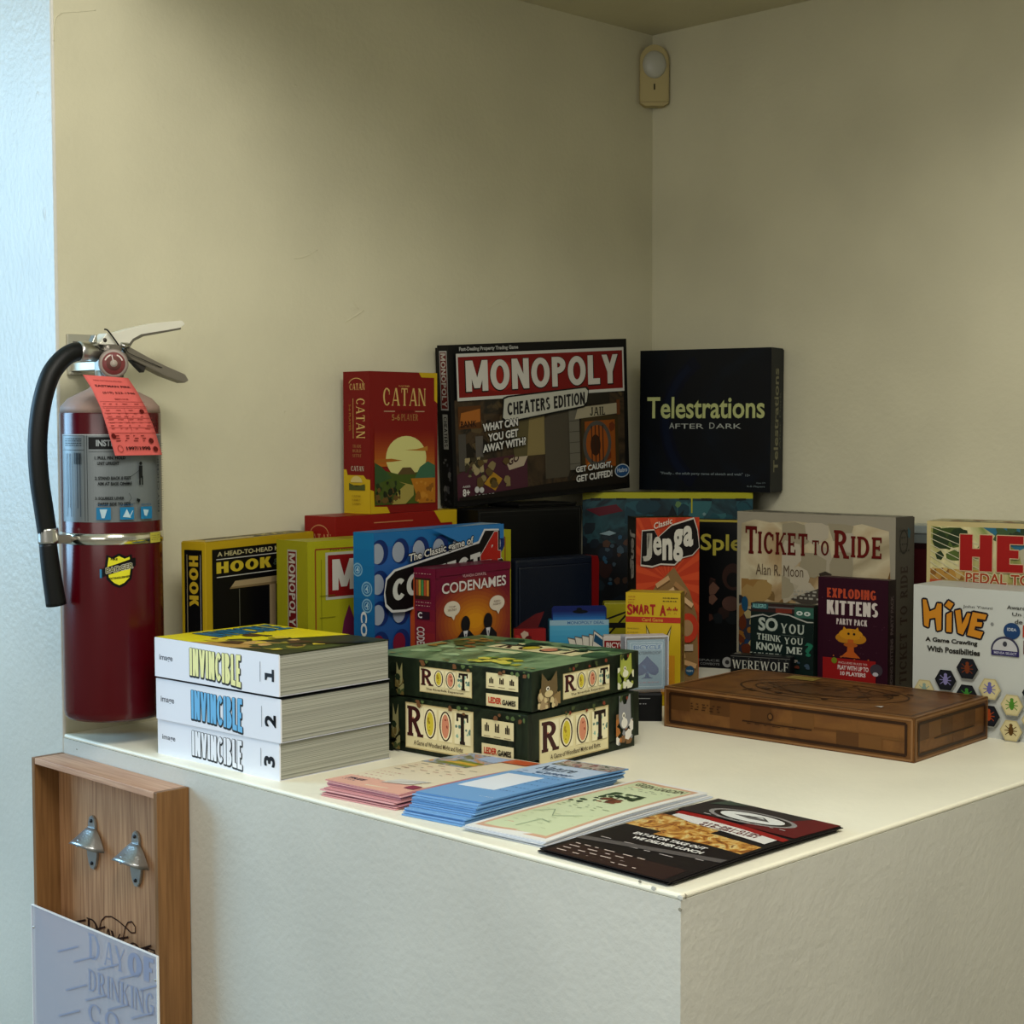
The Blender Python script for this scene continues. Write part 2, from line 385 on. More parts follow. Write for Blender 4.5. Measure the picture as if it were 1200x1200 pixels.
class GameBox:
    """upright or lying box: Empty at the middle of its base, lid and tray (or a carton), printed faces"""
    def __init__(s, v, label, name='board_game_box', kind='lid', col='#101010', tray=None, split=.72, group='board games on the counter', cat='board game', bev=.0008, gap=.0015, face_up=False):
        if len(v) == 7: v = v[:4]+(0, 0)+v[4:]
        x, y, z, yaw, lean, roll, s.w, s.d, s.h = v
        F = frame((x, y, z), yaw, lean, roll)
        root = empty(name, F @ Matrix.Translation((s.w/2, s.d/2, 0)), label, cat, group); s.root = root
        m = ink(col) if isinstance(col, str) else col
        a, b = -s.w/2, -s.d/2; s.a, s.b = a, b
        g = gap
        tm = m if tray is None else (ink(tray) if isinstance(tray, str) else tray)
        if kind == 'lid':                            # lid at the front, tray behind it
            s.body = boxo('lid', a, b, 0, -a, b+s.d*split, s.h, m, root, bev)
            boxo('tray', a+g, b+s.d*split, g, -a-g, -b, s.h-g, tm, root, bev)
        elif kind == 'flatlid':                      # lying box: lid on top, tray below
            s.body = boxo('lid', a, b, s.h*(1-split), -a, -b, s.h, m, root, bev)
            boxo('tray', a+g, b+g, 0, -a-g, -b-g, s.h*(1-split), tm, root, bev)
        else:                                        # folding carton: body, end flap at the top
            s.body = boxo('carton', a, b, 0, -a, -b, s.h-.0012, m, root, bev)
            boxo('top_flap', a+.001, b+.0004, s.h-.0012, -a-.001, -b-.001, s.h, m, root, .0004)
    def front(s, fy=1): return Art(s.body, (s.a, s.b, 0), (1, 0, 0), (0, 0, 1), s.w, s.h, 'printed_front', fy=fy)
    def left(s, d=None, fy=1): return Art(s.body, (s.a, s.b+(d or s.d), 0), (0, -1, 0), (0, 0, 1), d or s.d, s.h, 'printed_side', fy=fy)
    def right(s, d=None): return Art(s.body, (-s.a, s.b, 0), (0, 1, 0), (0, 0, 1), d or s.d, s.h, 'printed_side')
    def top(s): return Art(s.body, (s.a, s.b, s.h), (1, 0, 0), (0, 1, 0), s.w, s.d, 'printed_top')
# ------------------------------------------------------------------ the room
L, HC, WC = 1.2727, 1.1714, 1.1
paint = wallmat('cream_wall_paint', '#ccc8ac')
daylit_paint = wallmat('daylit_wall_paint', '#c6c5ba', bump=.5, rough=.36)  # same cream paint, paled and cooled in colour for the window light
top_paint = wallmat('lightened_counter_paint', '#f0edd8', bump=.25, rough=.38)  # colour raised to carry the overhead light on the counter top
def struct(o): return tag(o, kind='structure')
struct(boxo('wall_back', 0.004, 0, -.95, L+.1, .1, HC, paint, None, .0))
struct(boxo('wall_right', L, -3.2, -.95, L+.1, 0, 2.0, paint, None, .0))
struct(boxo('wall_left', 0, 0.004, -.95, .1, 3.0, 2.0, daylit_paint, None, .0))
bm = bmesh.new(); n = 8                                   # the rounded metal corner bead under the paint
pts = [(.004, 0)]+[(.004-.004*math.sin(R(a)), .004-.004*math.cos(R(a))) for a in range(10, 91, 10)]+[(.02, .02)]
struct(prism('trim_1', pts, -.95, 1.9, daylit_paint))
struct(boxo('ceiling', -3.6, -3.6, 2.0, L+.1, 3.0, 2.08, mat('main_ceiling_paint', '#d8d4c0', .8), None, 0))
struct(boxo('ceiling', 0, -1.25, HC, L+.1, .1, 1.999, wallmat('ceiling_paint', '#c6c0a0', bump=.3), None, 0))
struct(boxo('floor', -3.6, -3.6, -1.03, L+.1, 3.0, -.95, mat('floor_tile', '#8d8676', .5, var=.08), None, 0))
# wear on the left wall's paint: dents and dabs of filler
def wear(name, spots, ax, seed):
    bm = bmesh.new(); rr = random.Random(seed)
    for (px, py, r, k) in spots:
        c = at(px, py, ax, 0.0); e1 = Vector((0, 1, 0)) if ax == 0 else Vector((1, 0, 0)); nn = Vector((-1, 0, 0)) if ax == 0 else Vector((0, -1, 0))
        ctr = bm.verts.new(c+nn*.0007); rg = []
        for j in range(10):
            a = j*.628; q = r*rr.uniform(.6, 1.2); rg.append(bm.verts.new(c+e1*(q*math.cos(a))+Vector((0, 0, 1))*(q*k*math.sin(a))+nn*.0001))
        for j in range(10): bm.faces.new((ctr, rg[j], rg[(j+1) % 10]))
    return bm
struct(from_bm('trim_2', wear('w', [(52, 250, .006, 1.6), (44, 110, .004, 1), (30, 882, .002, 1)], 0, 3), daylit_paint))
struct(from_bm('trim_3', wear('w', [(362, 296, .006, .5), (414, 360, .009, .6), (333, 482, .004, .8), (590, 352, .01, .5), (345, 100, .006, .5)], 1, 5), paint))
for pts, r in (([(345, 303), (358, 301), (372, 293)], .0007), ([(404, 378), (414, 372), (426, 364)], .0008), ([(409, 346), (413, 353), (420, 362)], .0006),
               ([(72, 16), (66, 20), (63, 32), (63, 48)], .0008), ([(70, 15), (90, 14), (112, 12)], .0006), ([(572, 362), (590, 352), (604, 344)], .0006)):
    struct(tube('trim_4', [at(px, py, 1, 0.0) for px, py in pts], r, paint, None, 6, 6))

cnt = empty('counter', Matrix.Translation((L/2, -WC/2, -.95)), 'cream painted built-in counter block carrying all the games', 'counter')
cnt['kind'] = 'structure'
o = boxo('body', -L/2, -WC/2, 0, L/2, WC/2, .944, daylit_paint, cnt, .0); o['label'] = 'painted front of the counter, paled in colour for daylight'
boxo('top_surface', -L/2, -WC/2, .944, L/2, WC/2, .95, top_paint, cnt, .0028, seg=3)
chip = mat('chipped_plaster', '#8f8a78', .8, bump=.6)
for (px, py, r) in ((750, 1033, .0018), (766, 1041, .0028), (797, 1052, .003), (803, 1050, .0022), (90, 878, .0014), (797, 1066, .002)):
    c = at(px, py, 0, 0.0) if px <= 799 else at(px, py, 1, -WC)
    bm = bmesh.new(); bmesh.ops.create_icosphere(bm, subdivisions=1, radius=r)
    for v in bm.verts: v.co = Vector((v.co.x*.18, v.co.y*1.4, v.co.z))*random.uniform(.8, 1.1)+c-Vector((L/2, -WC/2, -.95))
    o = from_bm('paint_chip', bm, daylit_paint if r > .0024 else chip, cnt)

# the alarm sensor high in the corner
F = frame((L-.028, -.028, 1.037), -math.pi/4)
sen = empty('motion_sensor', F, 'cream plastic motion sensor mounted high in the wall corner', 'sensor')
cream = mat('aged_cream_plastic', '#b3a470', .55)
hw = .0275
pl = [(-hw, 0), (hw, 0), (hw, .078)]+[(hw*math.cos(R(a)), .078+.031*math.sin(R(a))) for a in range(12, 170, 12)]+[(-hw, .078)]
RX = Matrix.Rotation(math.pi/2, 4, 'X')
prism('housing', pl, 0, .026, cream, sen, Matrix.Translation((0, .026, 0)) @ RX, .002)
bm = bmesh.new(); bmesh.ops.create_uvsphere(bm, u_segments=28, v_segments=16, radius=1)
for v in bm.verts: v.co = Vector((v.co.x*.0225, v.co.y*.011, .071+v.co.z*.026))
o = from_bm('lens', bm, mat('white_lens', '#b3b3a6', .4), sen, True); o['label'] = 'whitish domed lens'
boxo('slot', -.0012, -.001, .024, .0012, .0, .035, ink('#0a0805'), sen, 0)
prism('bracket', [(-.018, -.006), (.018, -.006), (.028, 0), (-.028, 0)], .0, .024, cream, sen, Matrix.Translation((0, .024, 0)) @ RX)

# ------------------------------------------------------------------ fire extinguisher
AX, AY, RR = .026, -.0925, .067
ext = empty('fire_extinguisher', Matrix.Translation((AX, AY, .028)), 'dark red fire extinguisher with black hose hanging on the wall bracket', 'fire extinguisher')
def E(px, py, y=AY): p = at(px, py, 1, y); return Vector((p.x-AX, p.y-AY, p.z-.028))
red = mat('red_enamel', '#48010b', .2, coat=.0, spec=.45); steel = mat('brushed_steel', '#c9c9c4', .28, metal=1)
dsteel = mat('grey_cast_metal', '#8b857c', .45, metal=.8, bump=.1); rub = mat('black_rubber', '#060908', .5, spec=.3, bump=.1, bscale=500)
prof = [(0.03, .016), (.05, .012), (RR-.004, .008), (RR-.001, .012), (RR, .02), (RR, .416), (RR-.003, .426), (RR-.012, .436), (RR-.028, .444), (.028, .449), (.022, .455)]
lathe('cylinder', prof, red, ext)
lathe('shoulder', [(RR-.0005, .418), (RR-.002, .427), (RR-.0115, .4375), (RR-.0275, .4455), (.0285, .4505), (.024, .456), (.02, .456)], mat('dusty_red_enamel', '#9a8276', .6, bump=.2), ext)['label'] = 'dusty pale shoulder'
lathe('neck', [(.024, .449), (.024, .46), (.019, .464), (.019, .475)], steel, ext, n=24)
lathe('band', [(RR, .244), (RR+.0013, .2445), (RR+.0013, .2585), (RR, .259)], mat('polished_steel', '#d8d6c8', .16, metal=1), ext)
# valve block, bracket, hose
boxo('valve_body', -.015, -.017, .47, .011, .017, .510, dsteel, ext, .005)
p0 = E(100, 413); p0 = Vector((p0.x, -.004, p0.z))
RY = Matrix.Rotation(math.pi/2, 4, 'Y')
vz = E(100, 412).z
lathe('hose_coupling', [(.0125, -.047), (.0138, -.044), (.0138, -.022), (.0105, -.02), (.0105, -.012)], steel, ext, Matrix.Translation((0, 0, vz)) @ RY, 24)
hose = [Vector((-.038, 0, vz))]+[E(px, py) for px, py in ((86, 413), (72, 422), (58, 442), (48, 478), (44, 520), (46, 560), (51, 595), (56, 628))]
tube('hose', hose, .0125, rub, ext, 18, 8)
tube('discharge_horn', [E(56, 636), E(60, 670), E(66, 709)], lambda t: .0115+.002*t, rub, ext, 18, 6)
a = E(56, 619); b = E(57, 636)
tube('hose_clamp', [a, (a+b)/2, b], .0136, steel, ext, 20, 3)
bm = bmesh.new(); bbox(bm, a.x+.008, -.009, .246, -RR*.72, .009, .257, .0008); from_bm('clamp_arm', bm, dsteel, ext)
pz0, pz1 = E(82, 439, -.01).z, E(82, 391, -.01).z
br = boxo('wall_bracket', -.012, -AY-.0045, pz0, .048, -AY-.0008, pz1, mat('galvanised_plate', '#b9b7a8', .4, metal=.6), ext, .001)
boxo('bracket_lip', -.012, -AY-.009, pz0, .048, -AY-.0045, pz0+.004, MATS['galvanised_plate'], br, .0008)
boxo('bracket_slot', -.004, -AY-.0052, pz1-.022, .012, -AY-.0046, pz1-.01, mat('slot_shadow_metal', '#55534c', .6), br, .0003)
boxo('bracket_hook', -.008, .018, .476, .008, -AY-.004, .488, MATS['galvanised_plate'], br, .001)
# levers
def slab(name, px, y0, y1, ma, bev=.0007, par=None):
    pts = [E(a, b) for a, b in px]
    return prism(name, [(p.x, p.z) for p in pts], -y1, -y0, ma, par or ext, RX, bev)
tl = slab('carrying_handle', [(112, 403), (120, 391), (133, 390), (150, 385), (176, 379), (208, 376), (212, 380), (206, 385), (178, 390), (160, 393), (150, 399), (143, 408), (128, 405), (114, 404)], -.011, .011, mat('worn_pale_steel', '#ecebdf', .3, metal=.35))
slab('handle_shade_strip', [(150, 397), (160, 391.5), (178, 388.5), (207, 384), (207, 386.5), (180, 391.5), (163, 394.5), (152, 400), (146, 409), (143, 407)], -.0115, .0115, mat('shaded_steel_edge', '#6d695e', .5, metal=.5))  # dark strip painted as the shade along the handle's lower edge
slab('squeeze_lever', [(143, 404), (152, 409), (170, 419), (190, 429), (213, 439), (217, 446), (212, 449), (190, 441), (168, 430), (150, 421), (143, 414)], -.009, .009, dsteel)
slab('lever_web', [(150, 412), (172, 425), (169, 429), (166, 437), (158, 429), (149, 419)], -.006, .006, mat('dark_cast_metal', '#3a3734', .55, metal=.5))
slab('hanging_ear', [(105, 402), (109, 393), (111, 392), (112, 404), (108, 406)], -.006, .006, steel)
c = E(118, 399)
lathe('rivet', [(.0034, 0), (.003, .002), (.0015, .003)], mat('dark_rivet', '#4a4641', .4, metal=.8), tl, Matrix.Translation((c.x, -.009, c.z)) @ RX, 14)
# gauge, turned a little to the left
g0 = E(133, 426, AY-.028); GM = Matrix.Translation(g0) @ Matrix.Rotation(R(-26), 4, 'Z') @ RX
GM = GM @ Matrix.Diagonal((1.14, 1.14, 1, 1))
ga = lathe('pressure_gauge', [(.014, -.014), (.0165, -.012), (.0172, 0), (.0165, .003), (.0145, .0035)], mat('gauge_rim', '#8d8178', .5, metal=.3), ext, GM, 32)
lathe('dial', [(.0132, .0036), (.013, .004)], mat('dial_red', '#743232', .5), ga, GM, 28)
for rr_, hh, cc in ((.0085, .0042, '#6d4641'), (.0042, .0046, '#a89d90')):
    lathe('dial_face', [(rr_, .004), (rr_, hh)], ink(cc), ga, GM, 20)
def gmp(x, y, k): return GM @ Vector(((x-.5)*.028, (y-.5)*.028, .0044+k))
A = Art(ga, (0, 0, 0), (1, 0, 0), (0, 1, 0), .028, .028, 'dial_marks', mp=gmp)
A.add([[(x*.9+.05, y*.9+.05) for x, y in p] for p in ring(.5, .5, .44, .44, .06, .06, 20, 70)+ring(.5, .5, .44, .44, .06, .06, 110, 160)], '#d9cfc4')
A.line([(.5, .5), (.42, .86)], .0008, '#e6e0d8').build()
tube('safety_tie', [E(122, 386, AY-.012), E(126, 387, AY-.014), E(133, 396, AY-.015), (E(141, 407, AY-.014)), E(147, 413, AY-.01)], .0011, rub, ext, 8)
tube('pull_wire', [E(112, 405, AY-.012), E(122, 411, AY-.014), E(136, 409, AY-.014), E(147, 403, AY-.012), E(149, 412, AY-.012), E(160, 418, AY-.012), E(190, 431, AY-.011)], .0005, rub, ext, 6)
lathe('pull_ring', [(.006, -.0015), (.0072, 0), (.006, .0015)], steel, ext, Matrix.Translation(E(146, 403, AY-.011)) @ Matrix.Rotation(R(40), 4, 'X'), 20)
# the label wrapped round the cylinder
dirc = math.atan2(CAM.y-AY, CAM.x-AX)
def cyl(z0, z1, a0, a1, rad=RR):
    def f(x, y, k):
        a = dirc+R(a0+(a1-a0)*x); r = rad+.0002+k
        return Vector((r*math.cos(a), r*math.sin(a), z0+(z1-z0)*y))
    return f
LB = Art(ext, (0, 0, 0), (1, 0, 0), (0, 0, 1), .15, .118, 'instruction_label', mp=cyl(.274, .39, -68, 76), sub=(48, 1))
LB.rect(0, 0, 1, 1, mat('silver_label', '#6d7577', .38, metal=.3))
K = '#101314'
LB.line([(.005, .99), (.995, .99)], .0006, '#c8cccc').line([(.02, .985), (.265, .985)], .0006, K)
LB.line([(.262, .01), (.262, .985)], .0005, K).line([(.285, .01), (.285, .985)], .0005, K).rect(.3, .83, .78, .965, K, 12)
LB.text('INSTRUCTIONS', .36, .862, .74, .935, '#9aa3a6', 'K').line([(.3, .80), (.8, .80)], .0004, K)
LB.lines(.06, .86, .24, .96, 4, .0011, '#20282c', 3).line([(.02, .82), (.262, .82)], .0005, K)
for i, x in enumerate((.07, .10, .13, .2, .225)):
    LB.line([(x, .06+.1*(i % 2)), (x, .78)], .0009, '#3a4550')
for i in range(9): LB.line([(.17+.009*i, .66), (.17+.009*i, .79)], .0004+.0004*(i % 2), K)
for y, a, b in ((.70, '1. PULL PIN. HOLD', 'UNIT UPRIGHT'), (.47, '2. STAND BACK 8 FEET', 'AIM AT BASE OF FIRE'), (.24, '3. SQUEEZE LEVER', 'SWEEP SIDE TO SIDE')):
    LB.text(a, .35, y+.012, .35+.0135*len(a), y+.05, K, 'K').text(b, .37, y-.05, .37+.0135*len(b), y-.012, K, 'K')
LB.rect(.685, .5, .715, .64, K).ell(.7, .665, .013, .02, K).rect(.685, .42, .697, .52, K).rect(.706, .42, .718, .52, K).line([(.7, .6), (.6, .5)], .0005, K).rect(.56, .43, .61, .445, K)
LB.line([(.58, .2), (.62, .27), (.6, .33)], .0004, K).line([(.58, .2), (.68, .22)], .0004, K).blobs(.66, .19, .72, .27, 3, .001, .003, [K], 3)
for i, x in enumerate((.36, .53, .69)):
    LB.rect(x, .03, x+.105, .17, '#1d6f9c', 3).text(('TRASH', 'LIQUIDS', 'ELECTRICAL')[i], x+.005, .185, x+.1, .205, '#1d4f72', 'B')
LB.poly([(.385, .15), (.44, .15), (.42, .05), (.40, .05)], '#a7c2cc').poly([(.55, .06), (.61, .05), (.58, .15)], '#a7c2cc').line([(.6, .06), (.625, .13)], .001, '#a7c2cc').poly([(.71, .14), (.76, .13), (.74, .06), (.72, .07)], '#a7c2cc')
LB.text('DRY CHEMICAL', .86, .1, .885, .9, '#3c4348', 'B', rot=90).lines(.91, .1, .96, .9, 30, .0006, '#3c4348', 8)
LB.build()['label'] = 'silver instruction label'
SH = Art(ext, (0, 0, 0), (1, 0, 0), (0, 0, 1), .04, .036, 'shield_sticker', mp=cyl(.187, .233, -12, 26), sub=(14, 1))
sh = [(.14, .96), (.3, .9), (.5, 1), (.7, .9), (.88, .96), (.92, .6), (.86, .25), (.68, .08), (.5, 0), (.32, .08), (.14, .25), (.08, .6)]
SH.poly(sh, '#0b0b0b').poly([(.5+(x-.5)*.82, .5+(y-.5)*.84) for x, y in sh], '#d2cf2c')
SH.poly([(0, .3), (.1, .36), (1, .62), (1, .86), (.9, .84), (0, .56)], '#0b0b0b').tout('BADGER', .12, .42, .92, .58, '#5c5a2a', '#c9c9c0', 'K', .0004, slope=.18)
SH.text('FIRE', .26, .8, .46, .86, '#1b1b10', 'K').text('EXTINGUISHER', .2, .24, .82, .3, '#1b1b10', 'K', slope=.1).rect(-.06, .3, 0, .55, '#2e7aa0')
SH.build()
ST = Art(ext, (0, 0, 0), (1, 0, 0), (0, 0, 1), .02, .02, 'band_sticker', mp=cyl(.2445, .2582, 46, 66, RR+.0014))
ST.rect(0, 0, 1, 1, '#b7b046', 4).lines(.1, .2, .9, .8, 3, .0012, '#4a481c', 3, .3).build()
# service tag hanging over the shoulder: a bent sheet
tp = [((97, 439), (150, 443), -.150), ((108, 456), (160, 458), -.158), ((118, 478), (171, 478), -.165), ((126, 503), (181, 503), -.170), ((135, 534), (190, 533), -.168)]
def tagp(x, y, k):
    t = (1-y)*4; i = min(max(int(t), 0), 3); f = t-i
    q = []
    for j in (i, i+1):
        (a, b), (c, d), yy = tp[j]; q.append(E(a+(c-a)*x, b+(d-b)*x, yy-.004*math.sin(x*3.14)))
    # smooth between the rows
    p = q[0].lerp(q[1], f); return p+Vector((0, -1, 0))*(k+.0002)
bm = bmesh.new(); G = [[(bm.verts.new(tagp(i/8, j/16, 0)), bm.verts.new(tagp(i/8, j/16, -.0005))) for i in range(9)] for j in range(17)]
for j in range(16):
    for i in range(8):
        for s in (0, 1): bm.faces.new([G[j][i][s], G[j][i+1][s], G[j+1][i+1][s], G[j+1][i][s]])
for j in range(16):
    for i in (0, 8): bm.faces.new([G[j][i][0], G[j+1][i][0], G[j+1][i][1], G[j][i][1]])
tg = from_bm('service_tag', bm, mat('salmon_card', '#d6615b', .75), ext, True); tg['label'] = 'salmon pink paper inspection tag with black print'
T = Art(tg, (0, 0, 0), (1, 0, 0), (0, 0, 1), .07, .12, 'tag_print', mp=tagp, step=1e-4, sub=(8, 16))
D = '#3a1516'
T.text('FIRE EXTINGUISHER', .16, .90, .8, .925, '#8b3330').text('EASTMAN FIRE', .12, .795, .9, .835, D, 'K').text('(619) 523-1946', .2, .685, .92, .725, D, 'B')
T.text('SERVICE', .4, .61, .7, .63, '#8b3330')
for y in (.585, .52, .5, .44, .38, .33, .27, .215): T.line([(.04+.25*i, y) for i in range(5)], .0005, '#8b3330')
T.lines(.08, .535, .94, .575, 1, .001, '#8b3330', 4, .5).lines(.08, .24, .94, .49, 7, .0009, '#9a3c38', 5, .5).line([(.5, .23), (.5, .5)], .0004, '#8b3330').lines(.1, .13, .9, .2, 3, .001, '#7a2a28', 6, .5)
T.text('1997/1998', .27, .05, .78, .085, D, 'K').add(ring(.14, .065, .06, .035, .012, .006), '#8b3330')
for x, y in ((.86, .46), (.07, .185), (.84, .14), (.88, .06)): T.ell(x, y, .05, .026, '#5a1512', 12)
T.build()

# ------------------------------------------------------------------ wooden bottle-opener box on the counter's front
BW, BD, BT, BB = .312, .048, -.026, -.72
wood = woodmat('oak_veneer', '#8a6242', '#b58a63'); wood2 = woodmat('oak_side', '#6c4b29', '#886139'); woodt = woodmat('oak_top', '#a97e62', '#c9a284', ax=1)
cab = empty('bottle_opener_box', Matrix.Translation((0, .003-BW/2, BB)), 'oak wall box with two metal bottle openers on the counter front', 'bottle opener')
Y0, Y1, HB = -BW/2, BW/2, BT-BB
boxo('back_panel', -.012, Y0+.006, .003, -.002, Y1-.006, HB-.006, wood, cab, 0)
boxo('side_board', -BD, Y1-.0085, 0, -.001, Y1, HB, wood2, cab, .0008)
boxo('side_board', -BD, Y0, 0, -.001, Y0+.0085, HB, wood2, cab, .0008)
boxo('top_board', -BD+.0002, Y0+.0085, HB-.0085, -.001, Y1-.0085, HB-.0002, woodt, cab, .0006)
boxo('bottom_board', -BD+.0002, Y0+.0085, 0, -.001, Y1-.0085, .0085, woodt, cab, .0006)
# the writing on the back board
br_ = '#2f180e'
def UV(px, py, X): p = at(px, py, 0, X); return ((Y1-(p.y-.003+BW/2))/BW, (p.z-BB)/HB)
A = Art(cab, (-.012, Y1, 0), (0, -1, 0), (0, 0, 1), BW, HB, 'lettering')
def word(A, X, t, a, b, c, col, font='serif'):      # a baseline start, b baseline end, c cap height in pixels
    (x0, y0), (x1, y1) = UV(*a, X), UV(*b, X); h = UV(a[0], a[1]-c, X)[1]-y0
    A.text(t, x0, y0, x1, y0+h, col, font, slope=(y1-y0)/(x1-x0))
word(A, -.012, 'D', (102, 1101), (116, 1106), 26, br_); word(A, -.012, 'A', (121, 1110), (133, 1115), 24, br_); word(A, -.012, 'Y', (130, 1114), (142, 1119), 24, br_)
word(A, -.012, 'OF', (150, 1128), (182, 1140), 26, br_); word(A, -.012, 'DRINKING', (104, 1150), (184, 1178), 24, br_); word(A, -.012, 'COMPANY', (104, 1182), (184, 1212), 24, br_)
A.line([UV(x, y, -.012) for x, y in ((117, 1088), (119, 1079), (124, 1074), (131, 1074), (139, 1079), (147, 1086), (154, 1093), (159, 1093), (159, 1086), (155, 1080), (150, 1081), (147, 1088), (145, 1098), (145, 1108))], .0019, br_)
for a, b in (((86, 1081), (101, 1078)), ((110, 1090), (124, 1086)), ((138, 1100), (151, 1098)), ((165, 1112), (178, 1108))): A.line([UV(*a, -.012), UV(*b, -.012)], .0026, br_)
A.build()
# acrylic front held by small pins
acr = bpy.data.materials.new('reflection_haze_acrylic'); acr.use_nodes = True; nt = acr.node_tree; b_ = nt.nodes['Principled BSDF']
b_.inputs['Base Color'].default_value = (.60, .61, .70, 1); b_.inputs['Transmission Weight'].default_value = .0; b_.inputs['Roughness'].default_value = .12  # lavender base colour paints the reflected haze into the sheet
b_.inputs['Coat Weight'].default_value = 1; b_.inputs['Coat Roughness'].default_value = .1; b_.inputs['Alpha'].default_value = .5
o = boxo('acrylic_front', -BD-.0035, Y0+.001, .02, -BD-.0005, Y1-.001+.003, -.2315-BB, acr, cab, .0006); o['label'] = 'clear acrylic cap-catcher sheet, reflections put in as a pale haze'
XA = -BD-.0035
A = Art(o, (XA, Y1, 0), (0, -1, 0), (0, 0, 1), BW, HB, 'acrylic_lettering'); gc = '#8a92aa'  # grey-blue letters and slashes laid on the acrylic face
word(A, XA, 'D', (104, 1123), (117, 1128), 30, gc); word(A, XA, 'A', (122, 1130), (134, 1135), 28, gc); word(A, XA, 'Y', (135, 1136), (147, 1141), 28, gc); word(A, XA, 'OF', (150, 1142), (181, 1153), 28, gc, 'cond')
word(A, XA, 'DRINKING', (104, 1160), (181, 1192), 25, gc, 'serif'); word(A, XA, 'CO', (104, 1196), (140, 1212), 22, gc)
for x, y in ((68, 1115), (87, 1127), (115, 1136), (140, 1147), (78, 1160), (101, 1172), (127, 1183), (164, 1160), (70, 1190), (155, 1193)): A.line([UV(x, y, XA), UV(x+24, y-6, XA)], .0022, gc)
A.build()
edge = mat('acrylic_edge', '#e9ecec', .25)
boxo('acrylic_rim', -BD-.0037, Y0+.001, -.2323-BB, -BD-.0004, Y1+.002, -.2314-BB, edge, o, 0)
boxo('acrylic_rim', -BD-.0037, Y0+.0004, .02, -BD-.0004, Y0+.0016, -.2315-BB, edge, o, 0)
boxo('acrylic_rim', -BD-.0037, Y1+.0016, .02, -BD-.0004, Y1+.0026, -.2315-BB, edge, o, 0)
for yy, zz in ((Y1-.004, -.262), (Y0+.004, -.262)):
    lathe('pin', [(.0018, 0), (.0012, .0012)], steel, o, Matrix.Translation((-BD-.0035, yy, zz-BB)) @ Matrix.Rotation(-math.pi/2, 4, 'Y'), 10)
zinc = mat('cast_zinc', '#a9acab', .32, metal=.85, bump=.25, bscale=350)
def opener(yc, zc):
    # local: X right (world -y), Y up, Z out (world -x)
    M = Matrix(((0, 0, -1, -.012), (-1, 0, 0, yc+BW/2-.003), (0, 1, 0, zc-BB), (0, 0, 0, 1)))
    s = .00092
    body = prism('opener_plate', [(x*s, y*s) for x, y in [(-9, 8), (-10, 22), (-7, 31), (0, 35), (7, 31), (10, 22), (9, 8), (17, 0), (15, -12), (14, -24), (10, -38), (4, -45), (-4, -45), (-10, -38), (-14, -24), (-15, -12), (-17, 0)]], 0, .004, zinc, cab, M, .0008)
    # the hooded mouth: a shell that flares out and down
    bm = bmesh.new(); rings = []
    for t in range(7):
        u = t/6; rw = (9+25*u**.8)*s; zz = (17-24*u)*s; out = (4+27*u**1.15)*s
        rw2 = rw; rg = []
        for a in range(0, 181, 15):
            c, sn = math.cos(R(a)), math.sin(R(a))
            rg.append((rw2*c, zz-(12*s*u*u)*(1-sn)+4*s*u*u, .003+out*(max(sn, 0)**.6)))
        rings.append(rg)
    th = .0022
    def mk(off): return [[bm.verts.new(M @ Vector((x*(1-off*8), y-off*.0, max(z-off*(1 if z > .004 else 0), .001)))) for x, y, z in rg] for rg in rings]
    Aa, Bb = mk(0), mk(th)
    for Q in (Aa, Bb):
        for r0, r1 in zip(Q, Q[1:]):
            for i in range(len(r0)-1): bm.faces.new((r0[i], r0[i+1], r1[i+1], r1[i]))
    for i in range(len(Aa[0])-1):
        bm.faces.new((Aa[-1][i], Aa[-1][i+1], Bb[-1][i+1], Bb[-1][i])); bm.faces.new((Aa[0][i], Aa[0][i+1], Bb[0][i+1], Bb[0][i]))
    hood = from_bm('opener_hood', bm, zinc, body, True)
    prism('hood_shade_plate', [(-20*s, -13*s), (20*s, -13*s), (22*s, -3*s), (-22*s, -3*s)], .0042, .0052, mat('shadowed_zinc', '#2c2e30', .6, metal=.5), body, M)  # dark plate standing in for the shade inside the hood
    for (x0, y0, x1, y1, zz) in ((-12, -1, -9, 6, 22), (-7, -1, -4, 7, 24), (-3, 4, 3, 4, 26), (-3, 1, 3, 0, 27), (-3, -3, 3, -3, 29), (6, 4, 11, 1, 24), (6, 0, 11, -3, 26)):
        p = M @ Vector((x0*s, y0*s-.002, zz*s)); q = M @ Vector((x1*s, y1*s-.004, zz*s)); tube('relief_stroke', [p, (p+q)/2+Vector((0, .0, .0006)), q], .0008, zinc, hood, 6, 3)
    for yy in (27, -36):
        lathe('screw', [(.0028, 0), (.0024, .0016), (.0008, .0022)], mat('dark_screw', '#33353a', .35, metal=.8), body, M @ Matrix.Translation((0, yy*s, .004)), 12)
opener(-.097, -.128); opener(-.205, -.130)
